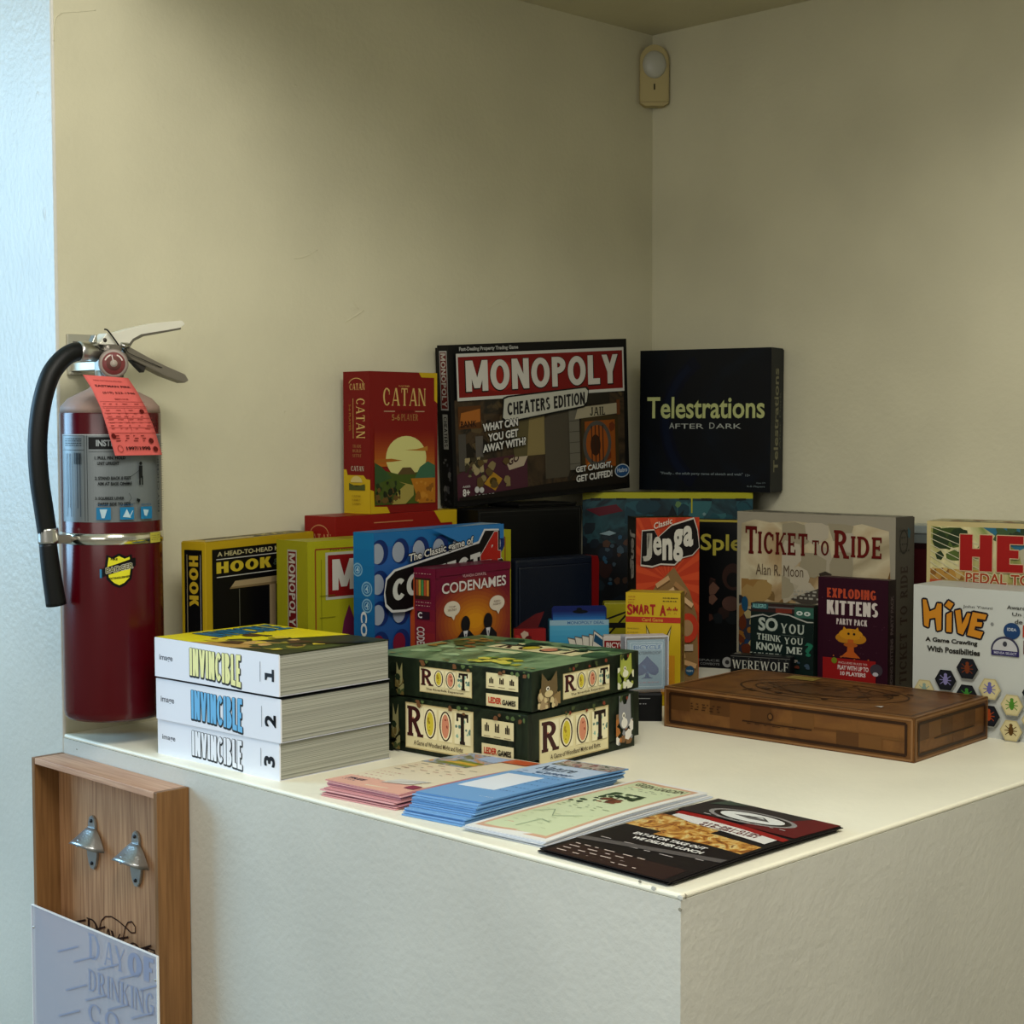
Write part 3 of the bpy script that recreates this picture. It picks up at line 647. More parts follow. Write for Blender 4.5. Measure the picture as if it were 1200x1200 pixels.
# ------------------------------------------------------------------ three thick comic books
def book(v, title, tcol, num, label, top=False, seam='#1a1a1a'):
    x, y, z, yaw, w, d, h = v
    root = empty('comic_book', frame((x, y, z), yaw) @ Matrix.Translation((w/2, d/2, 0)), label, 'book', 'thick comic books in a stack')
    a, b = -w/2, -d/2; pg = MATS.get('page_edges') or pagemat('page_edges', '#75766a', '#a9aa9c', 1300)
    cov = ink('#e4e6ec', .32)
    boxo('page_block', a+.0015, b+.001, .0008, -a-.001, -b-.001, h-.0008, pg, root, .0006)
    sp = boxo('spine', a, b-.0012, 0, -a, b+.0012, h, cov, root, .0008)
    c0 = boxo('cover', a, b, h-.0007, -a, -b, h, ink('#1c2412', .2) if top else ink('#15161a', .25), root, 0)
    boxo('cover', a, b, 0, -a, -b, .0007, ink('#c9ccd4', .3), root, 0)
    A = Art(sp, (a, b-.0012, 0), (1, 0, 0), (0, 0, 1), w, h, 'spine_print')
    A.rect(0, 0, 1, 1, cov)
    A.text('image', .04, .42, .155, .58, '#54565e', 'B')
    t = textpolys(title, 'cond')
    def cap(c, g, dx=0, dy=0):
        out = []
        for p in t[0]:
            q = []
            for X, Y in p:
                u, v = (X-t[1])/(t[3]-t[1]), (Y-t[2])/(t[4]-t[2])
                lo, hi = .17-.10*u**2*1.0, .86-.02*(1-abs(2*u-1))
                q.append((.30+.41*u+dx, lo+(hi-lo)*v+dy))
            out.append(q)
        if g:
            out = [[(x_+g*math.cos(k_)/w, y_+g*math.sin(k_)/h) for x_, y_ in p] for p in out for k_ in [j*.785 for j in range(8)]]
        A.add(out, c)
    cap('#2b2c2c', .0016, .002, -.02); cap(tcol, 0)
    if num == '1': A.add([rct(.895, .44, .962, .53), rct(.948, .34, .965, .63), [(.895, .44), (.895, .36), (.908, .36), (.916, .44)]], '#23252a')
    else: A.text(num, .885, .34, .965, .60, '#23252a', 'B', rot=90, grow=.0006)
    A.line([(.86, .3), (.86, .78)], .0007, '#55585f')
    A.build()
    if top:
        T = Art(c0, (a, b, h), (1, 0, 0), (0, 1, 0), w, d, 'cover_print_and_reflection')
        T.rect(0, 0, 1, 1, '#2a3018').poly([(0, 0), (.42, 0), (.55, .5), (.7, 1), (0, 1)], '#e3d41c')  # dark olive right part is a reflection painted into the cover
        T.poly([(.3, 0), (.62, .35), (.9, .5), (.8, .15), (.6, 0)], '#b98f4a').poly([(.55, .2), (.85, .55), (.98, .6), (1, .3), (.8, .1)], '#3d4a1c')
        T.tout('INVINCIBLE', .05, .28, .28, .96, '#2277a3', '#0c1014', 'block', .002, rot=90)
        T.blobs(.3, .1, .9, .6, 6, .008, .02, ['#c9a05c', '#31351a', '#8d7f2a', '#d8c03a', '#4a2f1c'], 4)
        T.ell(.33, .18, .05, .08, '#e8cf3a').ell(.33, .18, .02, .03, '#6a3c1c').poly([(.75, .4), (.98, .85), (1, .7)], '#1a1c10')
        T.build()
    return root
book((.0195, -.2095, 0, -1.533, .250, .181, .0462), 'INVINCIBLE', '#e9eaee', '3', 'thick white comic compendium with spine number 3, bottom of the stack')
book((.0160, -.2125, .0468, -1.525, .252, .180, .0535), 'INVINCIBLE', '#6fb2dc', '2', 'thick white comic compendium with blue title and number 2, middle of the stack')
book((.0130, -.2150, .1034, -1.521, .250, .181, .0510), 'INVINCIBLE', '#ece7a0', '1', 'thick comic compendium with yellow cover and number 1, top of the stack', top=True)

# ------------------------------------------------------------------ the two green woodland game boxes
forest = artmat('forest_paint', ['#0b100b', '#171f15', '#222d1e', '#10170f', '#2f3626'], 14, .38, (1, 1, .5), 2)
meadow = artmat('meadow_paint', ['#33492f', '#5f7d57', '#8aa67a', '#4c6747'], 11, .35, (1, .5, 1), 2)
parch = '#d9cfa2'
def plaque(A, x0, y0, x1, y1, sub):
    W, H = x1-x0, y1-y0
    A.rect(x0, y0, x1, y1, '#b9a878').rect(x0+.01*W, y0+.03*H, x1-.01*W, y1-.03*H, parch)
    cells = [(.03, .27), (.28, .47), (.51, .70), (.74, .97)]; cols = [None, '#c9b93a', '#c98568', '#8fb5a0']
    for i, (a, b) in enumerate(cells):
        a, b = x0+W*a, x0+W*b; lo, hi = y0+H*.27, y0+H*.93
        A.rect(a, lo, b, hi, '#e6dfb9')
        if i in (1, 2):
            cx, cy = (a+b)/2, (lo+hi)/2; rx, ry = (b-a)/2*.92, (hi-lo)/2*.98
            A.ell(cx, cy, rx, ry, '#33201a').ell(cx, cy, rx*.78, ry*.9, '#e6dfb9').ell(cx, cy, rx*.62, ry*.8, cols[i])
            A.blobs(cx-rx*.4, cy-ry*.5, cx+rx*.4, cy+ry*.5, 5, .001, .0028, ['#9a8226' if i == 1 else '#8d4234'], i)
        elif i == 3:
            A.blobs(a, lo, b, hi, 7, .0015, .003, [cols[3], '#5f7f74'], 5).text('T', a+.03*W, lo, b-.03*W, hi, '#231713', 'slab')
        else:
            A.blobs(a+.06*W, lo, b-.04*W, hi, 5, .0015, .003, ['#c07058'], 6).text('R', a, lo, b, hi, '#3d1c1c', 'slab')
    A.text(sub, x0+.14*W, y0+.08*H, x0+.86*W, y0+.2*H, '#3b2c20', 'B')
def creature(A, x0, y0, x1, y1, cols, seed):
    A.blobs(x0, y0, x1, y1*.7+y0*.3, 6, .004, .009, cols, seed)
    cx, cy = (x0+x1)/2, y0+(y1-y0)*.62; rx, ry = (x1-x0)*.36, (y1-y0)*.28
    A.poly([(cx-rx, cy), (cx-rx*.9, cy+ry*2), (cx-rx*.2, cy+ry)], cols[0]).poly([(cx+rx, cy), (cx+rx*.9, cy+ry*2), (cx+rx*.2, cy+ry)], cols[0])
    A.ell(cx, cy, rx, ry, cols[0]).ell(cx-rx*.2, cy+.1*ry, rx*.22, ry*.25, '#e9e5d5').ell(cx-rx*.2, cy+.1*ry, rx*.1, ry*.14, '#111111').ell(cx-rx*.1, cy-ry*.5, rx*.5, ry*.4, cols[-1])
def rootbox(v, label, kind):
    g = GameBox(v, label, kind='flatlid', col=forest, tray=forest, split=.8 if kind == 'low' else .97, gap=.004)
    F = g.front(); up = kind == 'up'; Y = (lambda t: t)
    if up: plaque(F, .335, .18, .655, .82, 'The Riverfolk Expansion'); bx = (.745, .93)
    else: plaque(F, .27, .10, .69, .92, 'A Game of Woodland Might and Right'); bx = (.745, .93)
    y2 = .47 if up else .55; y3 = .43 if up else .36
    F.rect(bx[0], y2+(.02 if up else -.02), bx[1], .88 if up else .84, parch).rect(bx[0], .06 if up else .19, bx[1], .37 if up else .42, parch)
    yy = (y2+(.88 if up else .82))/2
    for i, x in enumerate((.775, .835, .895)):
        F.add([rct(x-.012+.009*k, yy-.05, x-.005+.009*k, yy+.06+.04*((k+i) % 2)) for k in range(3)], '#2a2018').line([(x-.018, yy-.13), (x+.02, yy-.13)], .0007, '#6a5c44')
    F.text('LEDER', bx[0]+.015, .14 if up else .25, bx[0]+.09, .29 if up else .36, '#b8301c', 'K').text('GAMES', bx[0]+.095, .13 if up else .245, bx[1]-.012, .26 if up else .345, '#1c1713', 'K')
    creature(F, .19, .05, .245, .75, ['#8f8b5f', '#3f4a2c', '#6a5c33'], 3); F.blobs(0, 0, .25, 1, 4, .004, .012, ['#22301f', '#131b12'], 8)
    F.blobs(.3, .85, 1, 1, 8, .002, .005, ['#54683f', '#6d4a30'], 2); F.build()
    S = g.right()
    if up: plaque(S, .275, .16, .71, .80, 'The Riverfolk Expansion')
    else: plaque(S, .10, .09, .71, .88, 'A Game of Woodland Might and Right')
    if up: creature(S, .04, .05, .24, .8, ['#6b5a3c', '#8b744c', '#a08a66', '#cbb98a'], 5)
    creature(S, .77, .1, .93, .92, ['#9fa84a', '#7c8a35', '#d8d9c0'] if up else ['#85878a', '#a56a34', '#7a5a3a', '#d9d6cc'], 9)
    S.blobs(.3, .85, .9, 1, 6, .002, .004, ['#7a3a28', '#46512f'], 7); S.build()
    if up:
        T = g.top(); T.rect(.005, .005, .995, .995, meadow)
        T.blobs(0, .6, 1, 1, 9, .012, .03, ['#2c4a33', '#3d5f42', '#55774c'], 12).blobs(.1, .2, .6, .5, 5, .01, .02, ['#7ea374', '#a4c294'], 15)
        T.poly([(.32, .60), (.86, .58), (.86, .80), (.32, .83)], '#ddd6a6'); T.text('ROOT', .36, .62, .82, .79, '#3a2418', 'slab').ell(.535, .705, .04, .06, '#c9b93a').ell(.65, .705, .04, .06, '#c98568')
        T.rect(.40, .45, .60, .53, '#cfd6a4').blobs(.06, .42, .3, .85, 10, .006, .012, ['#7a4e2a', '#4a5528', '#9c7b3a'], 17)
        T.blobs(.55, .08, .85, .3, 7, .006, .014, ['#b8b83c', '#5f7d2a', '#d8cf55'], 19).blobs(.2, .72, .9, .95, 6, .01, .02, ['#1c3626', '#5d7d66'], 21)
        T.blobs(0, 0, 1, .08, 10, .003, .006, ['#8d8450', '#61764a'], 23); T.build()
    return g
rootbox((.2420, -.3625, 0, -1.496, .285, .232, .0730), 'dark green woodland game box with a large title plaque, lower of the two', 'low')
rootbox((.2415, -.3705, .0736, -1.455, .276, .2363, .0515), 'green woodland game box with lizard and otter art, on top of its twin', 'up')

# ------------------------------------------------------------------ long brown wood-look box
walnut = artmat('brown_board_print', ['#4a2e16', '#5c3b1d', '#6b4722', '#52351a'], 16, .42, (1, 1, 1), .6)
g = GameBox((.6262, -.5648, 0, -1.507, .3880, .2120, .0576), 'long flat brown wood-look box lying in front of the games', name='brown_game_box', kind='flatlid', col=walnut, tray=walnut, split=.98)
dk = '#2a180b'; lt = '#7d5a38'
for F, W in ((g.front(), .388), (g.right(), .212)):
    F.rect(0, 0, 1, 1, walnut)
    rr = random.Random(5)
    n = 11 if W > .3 else 6
    for i in range(n):
        F.rect(.03+.94*i/n, .12 if rr.random() < .5 else .45, .03+.94*(i+1)/n, .5 if rr.random() < .5 else .88, rr.choice(['#4d3117', '#60401f', '#6d4a25', '#573719']))
    F.border(.0028/W, .05, 1-.0028/W, .95, .0026, lt).border(.011/W, .15, 1-.011/W, .85, .0038, dk)
    F.line([(.34 if W > .3 else .25, .42), (.62 if W > .3 else .8, .42)], .0016, dk)
    if W > .3: F.ell(.455, .60, .012, .09, dk).ell(.455, .60, .008, .06, '#60401f').lines(.12, .5, .25, .7, 3, .0012, dk, 3, .4).lines(.36, .36, .6, .4, 1, .001, dk, 4, .4)
    F.build()
T = g.top(); T.rect(0, 0, 1, 1, walnut).border(.006, .012, .994, .988, .003, lt).border(.024, .045, .976, .955, .0025, dk)
T.add(ring(.5, .5, .33, .34, .008, .012, n=40), dk).add(ring(.5, .5, .27, .26, .006, .01, n=36), dk).ell(.5, .5, .2, .17, '#4d3117')
T.line([(.5+.26*math.cos(R(i*15)), .5+.25*math.sin(R(i*15))) for i in range(0, 96, 7)], .0012, dk).blobs(.2, .2, .8, .8, 12, .003, .008, [dk, '#3a2412'], 33)
T.rect(.24, .8, .36, .93, '#8d7a3a').line([(.25, .83), (.35, .83)], .001, dk).line([(.25, .88), (.35, .88)], .001, dk).poly([(.80, .19), (.83, .17), (.825, .22)], '#b9b6b0')
T.build()

# ------------------------------------------------------------------ upright boxes, left group
# yellow and black tossing game
DIM = .85
g = GameBox((.1531, -.1260, 0, .2766, .2560, .0438, .2660), 'yellow and black game box with a hanging-beam picture, nearest the extinguisher', kind='carton', col='#c9a81c')
F = g.front(); F.rect(.055, 0, .96, .955, '#0b0b0d').text('A HEAD-TO-HEAD HYPE GAME', .10, .915, .93, .94, '#d8cf9a', 'B').line([(.09, .90), (.95, .90)], .0012, '#d9d9d2')
F.text('HOOK', .09, .825, .585, .885, '#d8c034', 'fat').text('&', .60, .835, .66, .87, '#5c6a5c', 'B').text('RING', .68, .825, .93, .885, '#d8c034', 'fat').line([(.09, .805), (.95, .805)], .0012, '#d9d9d2')
F.poly([(.20, .735), (.25, .775), (.94, .775), (.94, .74)], '#b5a078').poly([(.20, .735), (.94, .725), (.94, .742), (.21, .745)], '#8a7450').rect(.56, .3, .62, .73, '#b59e78').line([(.285, .73), (.285, .3)], .0008, '#8c8c7c').build()
S = g.left(); S.rect(.13, 0, .86, .955, '#0b0b0d').line([(.24, .0), (.24, .93)], .0008, '#c9b98a').line([(.79, .0), (.79, .93)], .0008, '#c9c9c4')
S.text('HOOK', .33, .655, .70, .925, '#cfae2c', 'fat', rot=-90).rect(0, 0, .3, .22, '#b9b6ae').ell(.5, .13, .14, .04, '#c9a81c').build()
T = g.top(); T.rect(.12, .1, .97, .9, '#14130f').text('HOOK', .56, .25, .9, .8, '#cdbb72', 'block', rot=180).text('RING', .3, .3, .5, .7, '#9a936a', 'block', rot=180).build()
fl = boxo('loose_flap', -.128, -.0219, .2662, -.02, -.0215, .2685, ink('#c9b98a'), g.body, 0)
# yellow property game
g = GameBox((.2789, -.1945, 0, -.047, .3925, .0770, .2628), 'wide yellow-green box with a red title panel, behind the blue box', kind='lid', col='#a8a418', tray='#8f8c1a')
F = g.front(); F.rect(0, 0, 1, 1, '#aaa71c').border(.035, .03, .968, .955, .0022, '#8d3a1c').rect(.08, .675, .92, .935, '#b9b9a8').rect(.09, .69, .91, .92, '#851818').text('MONOPOLY', .11, .725, .89, .895, '#cfccc0', 'heavy')
F.text('Fast-Dealing Property Trading Game', .10, .942, .5, .952, '#4a4a1c', 'B').poly([(.13, .3), (.16, .55), (.185, .64), (.21, .55), (.24, .3)], '#702548').line([(.06, 0), (.06, .9)], .0008, '#6f6d14')
for i in range(6): F.line([(.05, .1+.12*i), (.12, .1+.12*i)], .0008, '#6f6d14').line([(.93, .1+.12*i), (.99, .1+.12*i)], .0008, '#6f6d14')
F.line([(.16+.03*i, .1+.25*(i % 2)) for i in range(5)], .0008, '#7d7a18').build()
S = g.left(); S.rect(0, 0, 1, 1, '#a3a01c').rect(.36, .12, .66, .95, '#b9b9a8').rect(.385, .13, .635, .94, '#701616').text('MONOPOLY', .41, .53, .61, .93, '#c3beb0', 'block', rot=-90).rect(.38, .13, .64, .51, '#5c4450').build()
T = g.top(); T.rect(.2, .2, .55, .6, '#9a8a1c').build()
# big red settlers game with the small one on top
g = GameBox((.411, -.0945, 0, .085, .2766, .0708, .2890), 'large red game box, only its top showing, under the small sunset box', kind='lid', col='#8f1712', tray='#6d100e', split=.97)
F = g.front(); F.poly([(.80, 1), (1, 1), (1, .6), (.96, .6), (.96, .93), (.86, .93)], '#cfae1c').text('CATAN', .2, .74, .8, .91, '#d9b56a', 'serif').line([(.3, .955), (.62, .955)], .0015, '#c98a5a').build()
S = g.left(); S.text('CATAN', .13, .855, .86, .905, '#c98a5a', 'serif').add(ring(.5, .90, .3, .055, .02, .006, 0, 180), '#c98a5a').build()
T = g.top(); T.poly([(.80, 0), (1, 0), (1, .9), (.96, .9), (.96, .35), (.82, .35)], '#cfae1c').rect(0, 0, .5, .04, '#6d100e').build()
g = GameBox((.4928, -.0803, .2893, .07, .1529, .0597, .2236), 'small red box with a golden sunset picture, standing on the large red box', kind='lid', col='#7c1310', tray='#6d100e', split=.98)
F = g.front(); Y = '#d0b01c'
F.rect(0, 0, 1, 1, '#7f1410').poly([(.72, 1), (1, 1), (1, .78), (.955, .80), (.955, .965), (.76, .965)], Y).poly([(0, 0), (.28, 0), (.24, .045), (.06, .05), (.05, .16), (0, .17)], Y)
F.text('KLAUS TEUBER', .42, .895, .58, .905, '#d8a860').text('CATAN', .19, .76, .82, .885, '#d9b66c', 'serif').line([(.2, .72), (.36, .72)], .0012, '#d0b890').line([(.66, .72), (.80, .72)], .0012, '#d0b890').text('EXTENSION', .38, .71, .64, .728, '#5c120c', 'serif').text('5-6', .31, .655, .43, .70, '#b08048', 'B').text('PLAYER', .45, .655, .70, .70, '#b08048', 'serif')
F.strips(.055, .33, .95, .60, '#b8681c', '#7f1410', 14)
F.ell(.52, .39, .30, .155, '#dcd888').poly([(.05, .38), (.3, .385), (.46, .37), (.3, .362), (.05, .36)], '#a8641c').poly([(.5, .445), (.68, .45), (.84, .47), (.84, .435), (.7, .438)], '#b87a2c')
F.poly([(.055, .06), (.055, .33), (.2, .30), (.42, .27), (.6, .28), (.95, .3), (.95, .06)], '#47591c').poly([(.62, .22), (.95, .24), (.95, .33), (.84, .36), (.72, .32)], '#3c6a4c').poly([(.055, .2), (.055, .36), (.15, .33), (.3, .25)], '#35542c')
F.poly([(.38, .27), (.46, .32), (.58, .32), (.66, .27)], '#5c4a28').poly([(.58, .24), (.95, .24), (.95, .06), (.7, .06)], '#b8741c').blobs(.6, .07, .94, .22, 8, .003, .007, ['#c9882c', '#8f5a18'], 4)
F.poly([(.3, .06), (.36, .14), (.5, .2), (.4, .22), (.62, .19), (.62, .12), (.5, .06)], '#a89a4c').blobs(.06, .07, .42, .24, 9, .003, .008, ['#26351a', '#4a5a24', '#6a4f24', '#1c2412'], 6).build()
S = g.left(); S.rect(0, 0, 1, 1, '#7a120f').poly([(0, 0), (1, 0), (1, .24), (.85, .245), (.75, .27), (.15, .27), (.1, .31), (0, .31)], Y).text('CATAN', .25, .87, .82, .915, '#d9b66c', 'serif').add(ring(.5, .90, .3, .055, .02, .005, 0, 160), '#d9b66c')
S.text('CATAN', .5, .53, .82, .81, '#d9b66c', 'serif', rot=-90).line([(.38, .53), (.38, .81)], .001, '#c9a860').text('5-6 PLAYER', .22, .58, .3, .77, '#a8702c', 'B', rot=-90)
for i, t in enumerate(('TRADE', 'BUILD', 'SETTLE')): S.text(t, .36, .465-.033*i, .68, .485-.033*i, '#b08048', 'serif')
S.text('CATAN', .3, .30, .78, .335, '#cfc9b0', 'serif').rect(.22, .165, .82, .20, '#2c2c18').ell(.5, .22, .22, .045, '#d8c67a', a0=0, a1=180).poly([(.22, .165), (.82, .165), (.82, .21), (.5, .19), (.22, .215)], '#4a5424')
for i in range(3): S.text(('CATAN', 'FAMILY', 'GAMES')[i], .34, .115-.027*i, .66, .13-.027*i, '#8d7014', 'serif')
S.build()
# blue four-in-a-row box
g = GameBox((.3176, -.2955, 0, .0969, .2765, .0405, .2782), 'glossy blue four-in-a-row game box with white counters on it', kind='carton', col='#155a92')
F = g.front(); F.strips(0, 0, 1, 1, '#123f7a', '#2b5fa8', 12).poly([(.0, .93), (.3, .92), (.75, .86), (1, .9), (1, 1), (0, 1)], '#1f6aa8')
for i in range(7):
    for j in range(6):
        x, y = .04+.15*i, .90-.155*j
        F.ell(x, y, .062, .064, '#0f2a66').ell(x-.018, y-.006, .046, .052, '#9aa3b3' if j < 3 else '#7a1830', 20)
F.poly([(.70, .89), (.80, .93), (.99, .92), (.99, 1), (.4, 1)], '#2c74b4')
cpts = [(.045, .70), (.06, .76), (.12, .80), (.78, .905), (.83, .97), (.955, .965), (.955, .82), (.985, .80), (.97, .72), (.2, .60), (.1, .605), (.055, .64)]
F.poly([(x-.008, y+(.010 if y > .73 else -.012)) for x, y in cpts], '#cfd2d2').poly(cpts, '#0a0a0c')
F.text('CONNECT', .10, .645, .79, .755, '#c9ccc6', 'fat', slope=.15).text('4', .79, .75, .96, .96, '#c9ccc6', 'K', grow=.001).text('4', .79, .75, .96, .96, '#a8221a', 'K')
F.tout('The Classic game of', .22, .835, .73, .88, '#d8d8d2', '#0a0a0c', 'B', .0015, slope=.13).build()
S = g.left(); S.strips(0, 0, 1, 1, '#114c84', '#1a74ac', 12)
for x, y, r, c in ((.2, .81, .24, '4'), (.65, .715, .26, '4'), (.66, .63, .25, '4')):
    S.add(ring(x, y, r, r*.146, .05, .008), '#7fb0cc').add(ring(x, y, r*.6, r*.09, .04, .006), '#7fb0cc').text(c, x-.07, y-.015, x+.07, y+.015, '#a9cbdc')
S.text('CONNECT 4', .36, .12, .66, .60, '#d3d8d8', 'K', rot=-90).build()
T = g.top(); T.rect(0, 0, 1, 1, '#8fa9bd').poly([(0, 0), (.6, 0), (1, .9), (1, 1), (0, 1)], '#2c74b4').build()
# maroon word game
g = GameBox((.3938, -.3385, 0, .0972, .1662, .0476, .2255), 'maroon and orange word game box with two silhouetted agents', kind='lid', col='#6d1430', tray='#8a2418')
F = g.front(.62); F.rect(0, -.6, 1, 1, '#8a2a24').rect(0, 0, 1, 1, '#6a1230')
for i in range(12):
    t = i/11; c = [int(a+(b-a)*t) for a, b in zip((112, 24, 44), (214, 142, 26))]
    F.ell(.5, .42, .62*(1-t)+.12*t, .50*(1-t)+.08*t, '#%02x%02x%02x' % tuple(c))
F.rect(-.0, .92, 1, 1, '#6a1230').rect(.0, .9, .04, 1, '#6a1230').rect(0, 0, 1, .1, '#c8501c')
F.text('VLAADA CHVATIL', .34, .885, .66, .915, '#c9a0a4', 'B').text('CODENAMES', .07, .735, .93, .845, '#dcd6d2', 'B', slope=.02)
for x in (.20, .80):
    F.ell(x, .575, .105, .08, '#ded4c0').poly([(x-.02, .51), (x+.05, .52), (x+.02, .455)], '#ded4c0').text(('TOP', 'RED')[x > .5], x-.045, .585, x+.045, .605, '#9a8a7a').text(('SECRET', 'AGENT')[x > .5], x-.06, .555, x+.06, .575, '#9a8a7a')
for x in (.37, .67):
    F.poly([(x-.13, 0), (x-.12, .26), (x-.05, .33), (x+.05, .33), (x+.12, .26), (x+.13, 0)], '#14141a').ell(x, .40, .06, .085, '#14141a').poly([(x-.03, .33), (x, .2), (x+.03, .33)], '#d8d8dc').poly([(x-.008, .3), (x, .22), (x+.008, .3)], '#14141a')
F.build()
S = g.left(None, .62); S.rect(0, 0, 1, 1, '#6d1430')
for i in range(8): S.rect(0, 0, .02+.0*i, .8, '#b8481c'); 
S.strips(0, -.5, 1, .7, '#c04a1c', '#6d1430', 10).rect(0, .12, .18, .9, '#b04a20').rect(.2, .68, .82, .90, '#3c1c14')
for i, c in enumerate(('#9a4a24', '#b89a3a', '#3f8a4c', '#b8502c', '#c98a3a')): S.rect(.24+.11*i, .72, .33+.11*i, .88, c)
S.lines(.25, .6, .85, .67, 2, .0016, '#c9a89a', 3, .3).rect(.3, .48, .8, .56, '#2c1420').text('C', .33, .49, .5, .55, '#e0dcd8', 'K').lines(.15, .93, .85, .96, 1, .0014, '#c9a89a', 9, .3)
S.text('CODENAMES', .28, .02, .6, .40, '#ddd3cc', 'B', rot=-90).build()
T = g.top(); T.rect(0, 0, 1, 1, '#5a1028').build()
# ------------------------------------------------------------------ middle group
g = GameBox((.6950, -.1130, 0, -.1126, .2250, .0950, .2885), 'plain black game box standing under the wide red-banner box', kind='lid', col='#08090a', tray='#050505', split=.6)
F = g.front(); F.border(.015, .01, .985, .985, .0007, '#3c3c38').border(.04, .03, .96, .96, .0004, '#222224').build()
g = GameBox((.785, -.1180, .2887, -.1126, .130, .0850, .0060), 'added dark slab standing in for shadow between the plain black box and the red-banner box', kind='flatlid', col='#08090a', split=.6)  # added slab; its black fills the gap where shadow falls
g.top().border(.03, .05, .97, .95, .0006, '#2c2c2a').build()
# wide property game leaning above
g = GameBox((.7018, -.0490, .2900, -.1146, -.0253, .0577, .3989, .0440, .2708), 'wide black game box with a red banner, resting tilted on the plain black box', kind='lid', col='#0b0b0c', tray='#060606', split=.75, gap=.004)
F = g.front(); vault = artmat('vault_scene', ['#17130d', '#2c2318', '#3d3020', '#1c1a16', '#54452c'], 16, .4)
F.rect(.02, .04, .975, .66, vault).blobs(.03, .05, .3, .6, 6, .008, .02, ['#1c1810', '#3a2c1c', '#5a4a30'], 11)
F.poly([(.02, .04), (.40, .04), (.40, .30), (.16, .28), (.02, .2)], '#4a2530').poly([(.28, .26), (.42, .32), (.38, .22), (.3, .2)], '#b9aa90').text('GO', .295, .225, .355, .275, '#3a1c1c', 'K', slope=.5).poly([(.16, .13), (.21, .2), (.26, .15), (.22, .08)], '#b08424').ell(.21, .14, .02, .025, '#4a3a14')
F.poly([(.33, .28), (.52, .28), (.50, .60), (.30, .56)], '#5c5434').poly([(.40, .28), (.5, .28), (.5, .58), (.42, .58)], '#8a7a4c').poly([(.5, .12), (.63, .12), (.67, .28), (.66, .56), (.56, .57), (.5, .5)], '#4d463a')
F.rect(.035, .48, .155, .62, '#5a3414').poly([(.04, .5), (.15, .52), (.15, .60), (.05, .58)], '#a86424').text('BANK', .045, .49, .13, .53, '#2c1408', 'K').rect(.03, .22, .07, .45, '#4a4640').rect(.12, .2, .16, .43, '#5c5750')
F.blobs(.06, .18, .16, .3, 9, .004, .008, ['#7d7454', '#a89a70', '#3a3424'], 14).blobs(.12, .1, .3, .28, 6, .005, .012, ['#8a7a50', '#5c4a28'], 15)
F.rect(.64, .16, .70, .56, '#6b675a')
for i in range(5): F.line([(.64, .2+.07*i), (.70, .2+.07*i)], .001, '#3c3a34')
F.rect(.71, .14, .93, .50, '#3c3018').rect(.73, .16, .91, .47, '#8f4a14').blobs(.73, .17, .91, .46, 5, .006, .014, ['#c07024', '#6a2f10'], 16).ell(.80, .32, .085, .15, '#4c4a44').ell(.80, .32, .066, .122, '#9a4f18').ell(.79, .31, .03, .07, '#3a1c0c')
for i in range(4): F.rect(.765+.022*i, .2, .771+.022*i, .44, '#2a2018')
F.poly([(.67, .49), (.69, .565), (.93, .58), (.94, .51)], '#a8a084').text('JAIL', .76, .505, .85, .56, '#26241c', 'slab').rect(.72, .58, .88, .655, '#26221a').rect(.92, .5, .94, .6, '#6a3a1c')
F.poly([(.02, .04), (.975, .04), (.975, .10), (.5, .09), (.02, .06)], '#17130f')
F.rect(.028, .655, .970, .945, '#cfcfc6').rect(.037, .675, .961, .925, '#7d1412').ell(.25, .8, .09, .1, '#9c2018').text('MONOPOLY', .072, .705, .935, .90, '#1a0c0a', 'heavy', grow=.001).text('MONOPOLY', .075, .71, .932, .90, '#d6d3c8', 'heavy')
F.text('Fast-Dealing Property Trading Game', .045, .955, .36, .985, '#b8b8b0', 'K')
pp = [(.265, .535), (.275, .65), (.30, .66), (.735, .69), (.75, .67), (.74, .60), (.72, .575), (.29, .51)]
F.poly([(x+(.006 if x > .5 else -.006), y+(.01 if y > .6 else -.012)) for x, y in pp], '#12120f').poly(pp, '#c3c3b4').text('CHEATERS EDITION', .29, .545, .73, .625, '#17171a', 'heavy', slope=.09)
for i, t in enumerate(('WHAT CAN', 'YOU GET', 'AWAY WITH?')): F.tout(t, (.155, .18, .15)[i], .455-.065*i, (.345, .345, .385)[i], .505-.065*i, '#dcdcd4', '#14120e', 'K', .0012, slope=.12)
for i, t in enumerate(('GET CAUGHT,', 'GET CUFFED!')): F.tout(t, .665, .135-.057*i, .88, .18-.057*i, '#dcdcd4', '#14120e', 'K', .0012, slope=.07)
F.ell(.94, .125, .045, .045, '#b9c3c9').ell(.94, .125, .040, .039, '#1c4a7a').text('Hasbro', .91, .115, .97, .145, '#c3d0da', 'B').text('AGES', .035, .12, .075, .132, '#cfcfc8').text('8+', .035, .065, .072, .112, '#dcdcd4', 'K').ell(.11, .10, .012, .02, '#c9c9c4').ell(.135, .095, .012, .018, '#c9c9c4').lines(.1, .06, .2, .075, 1, .001, '#a9a9a4', 3, .4).build()
S = g.left(.033); S.rect(.18, .60, .82, .965, '#b8b8b0').rect(.24, .61, .76, .955, '#6d1412').text('MONOPOLY', .3, .62, .7, .95, '#c9c6ba', 'block', rot=-90).rect(.3, .36, .72, .575, '#a9a99c').text('CHEATERS', .38, .375, .66, .56, '#17171a', 'block', rot=-90).blobs(.15, .02, .85, .3, 5, .003, .007, ['#4a4a4c', '#6d6c68', '#2c2c2e'], 4).build()
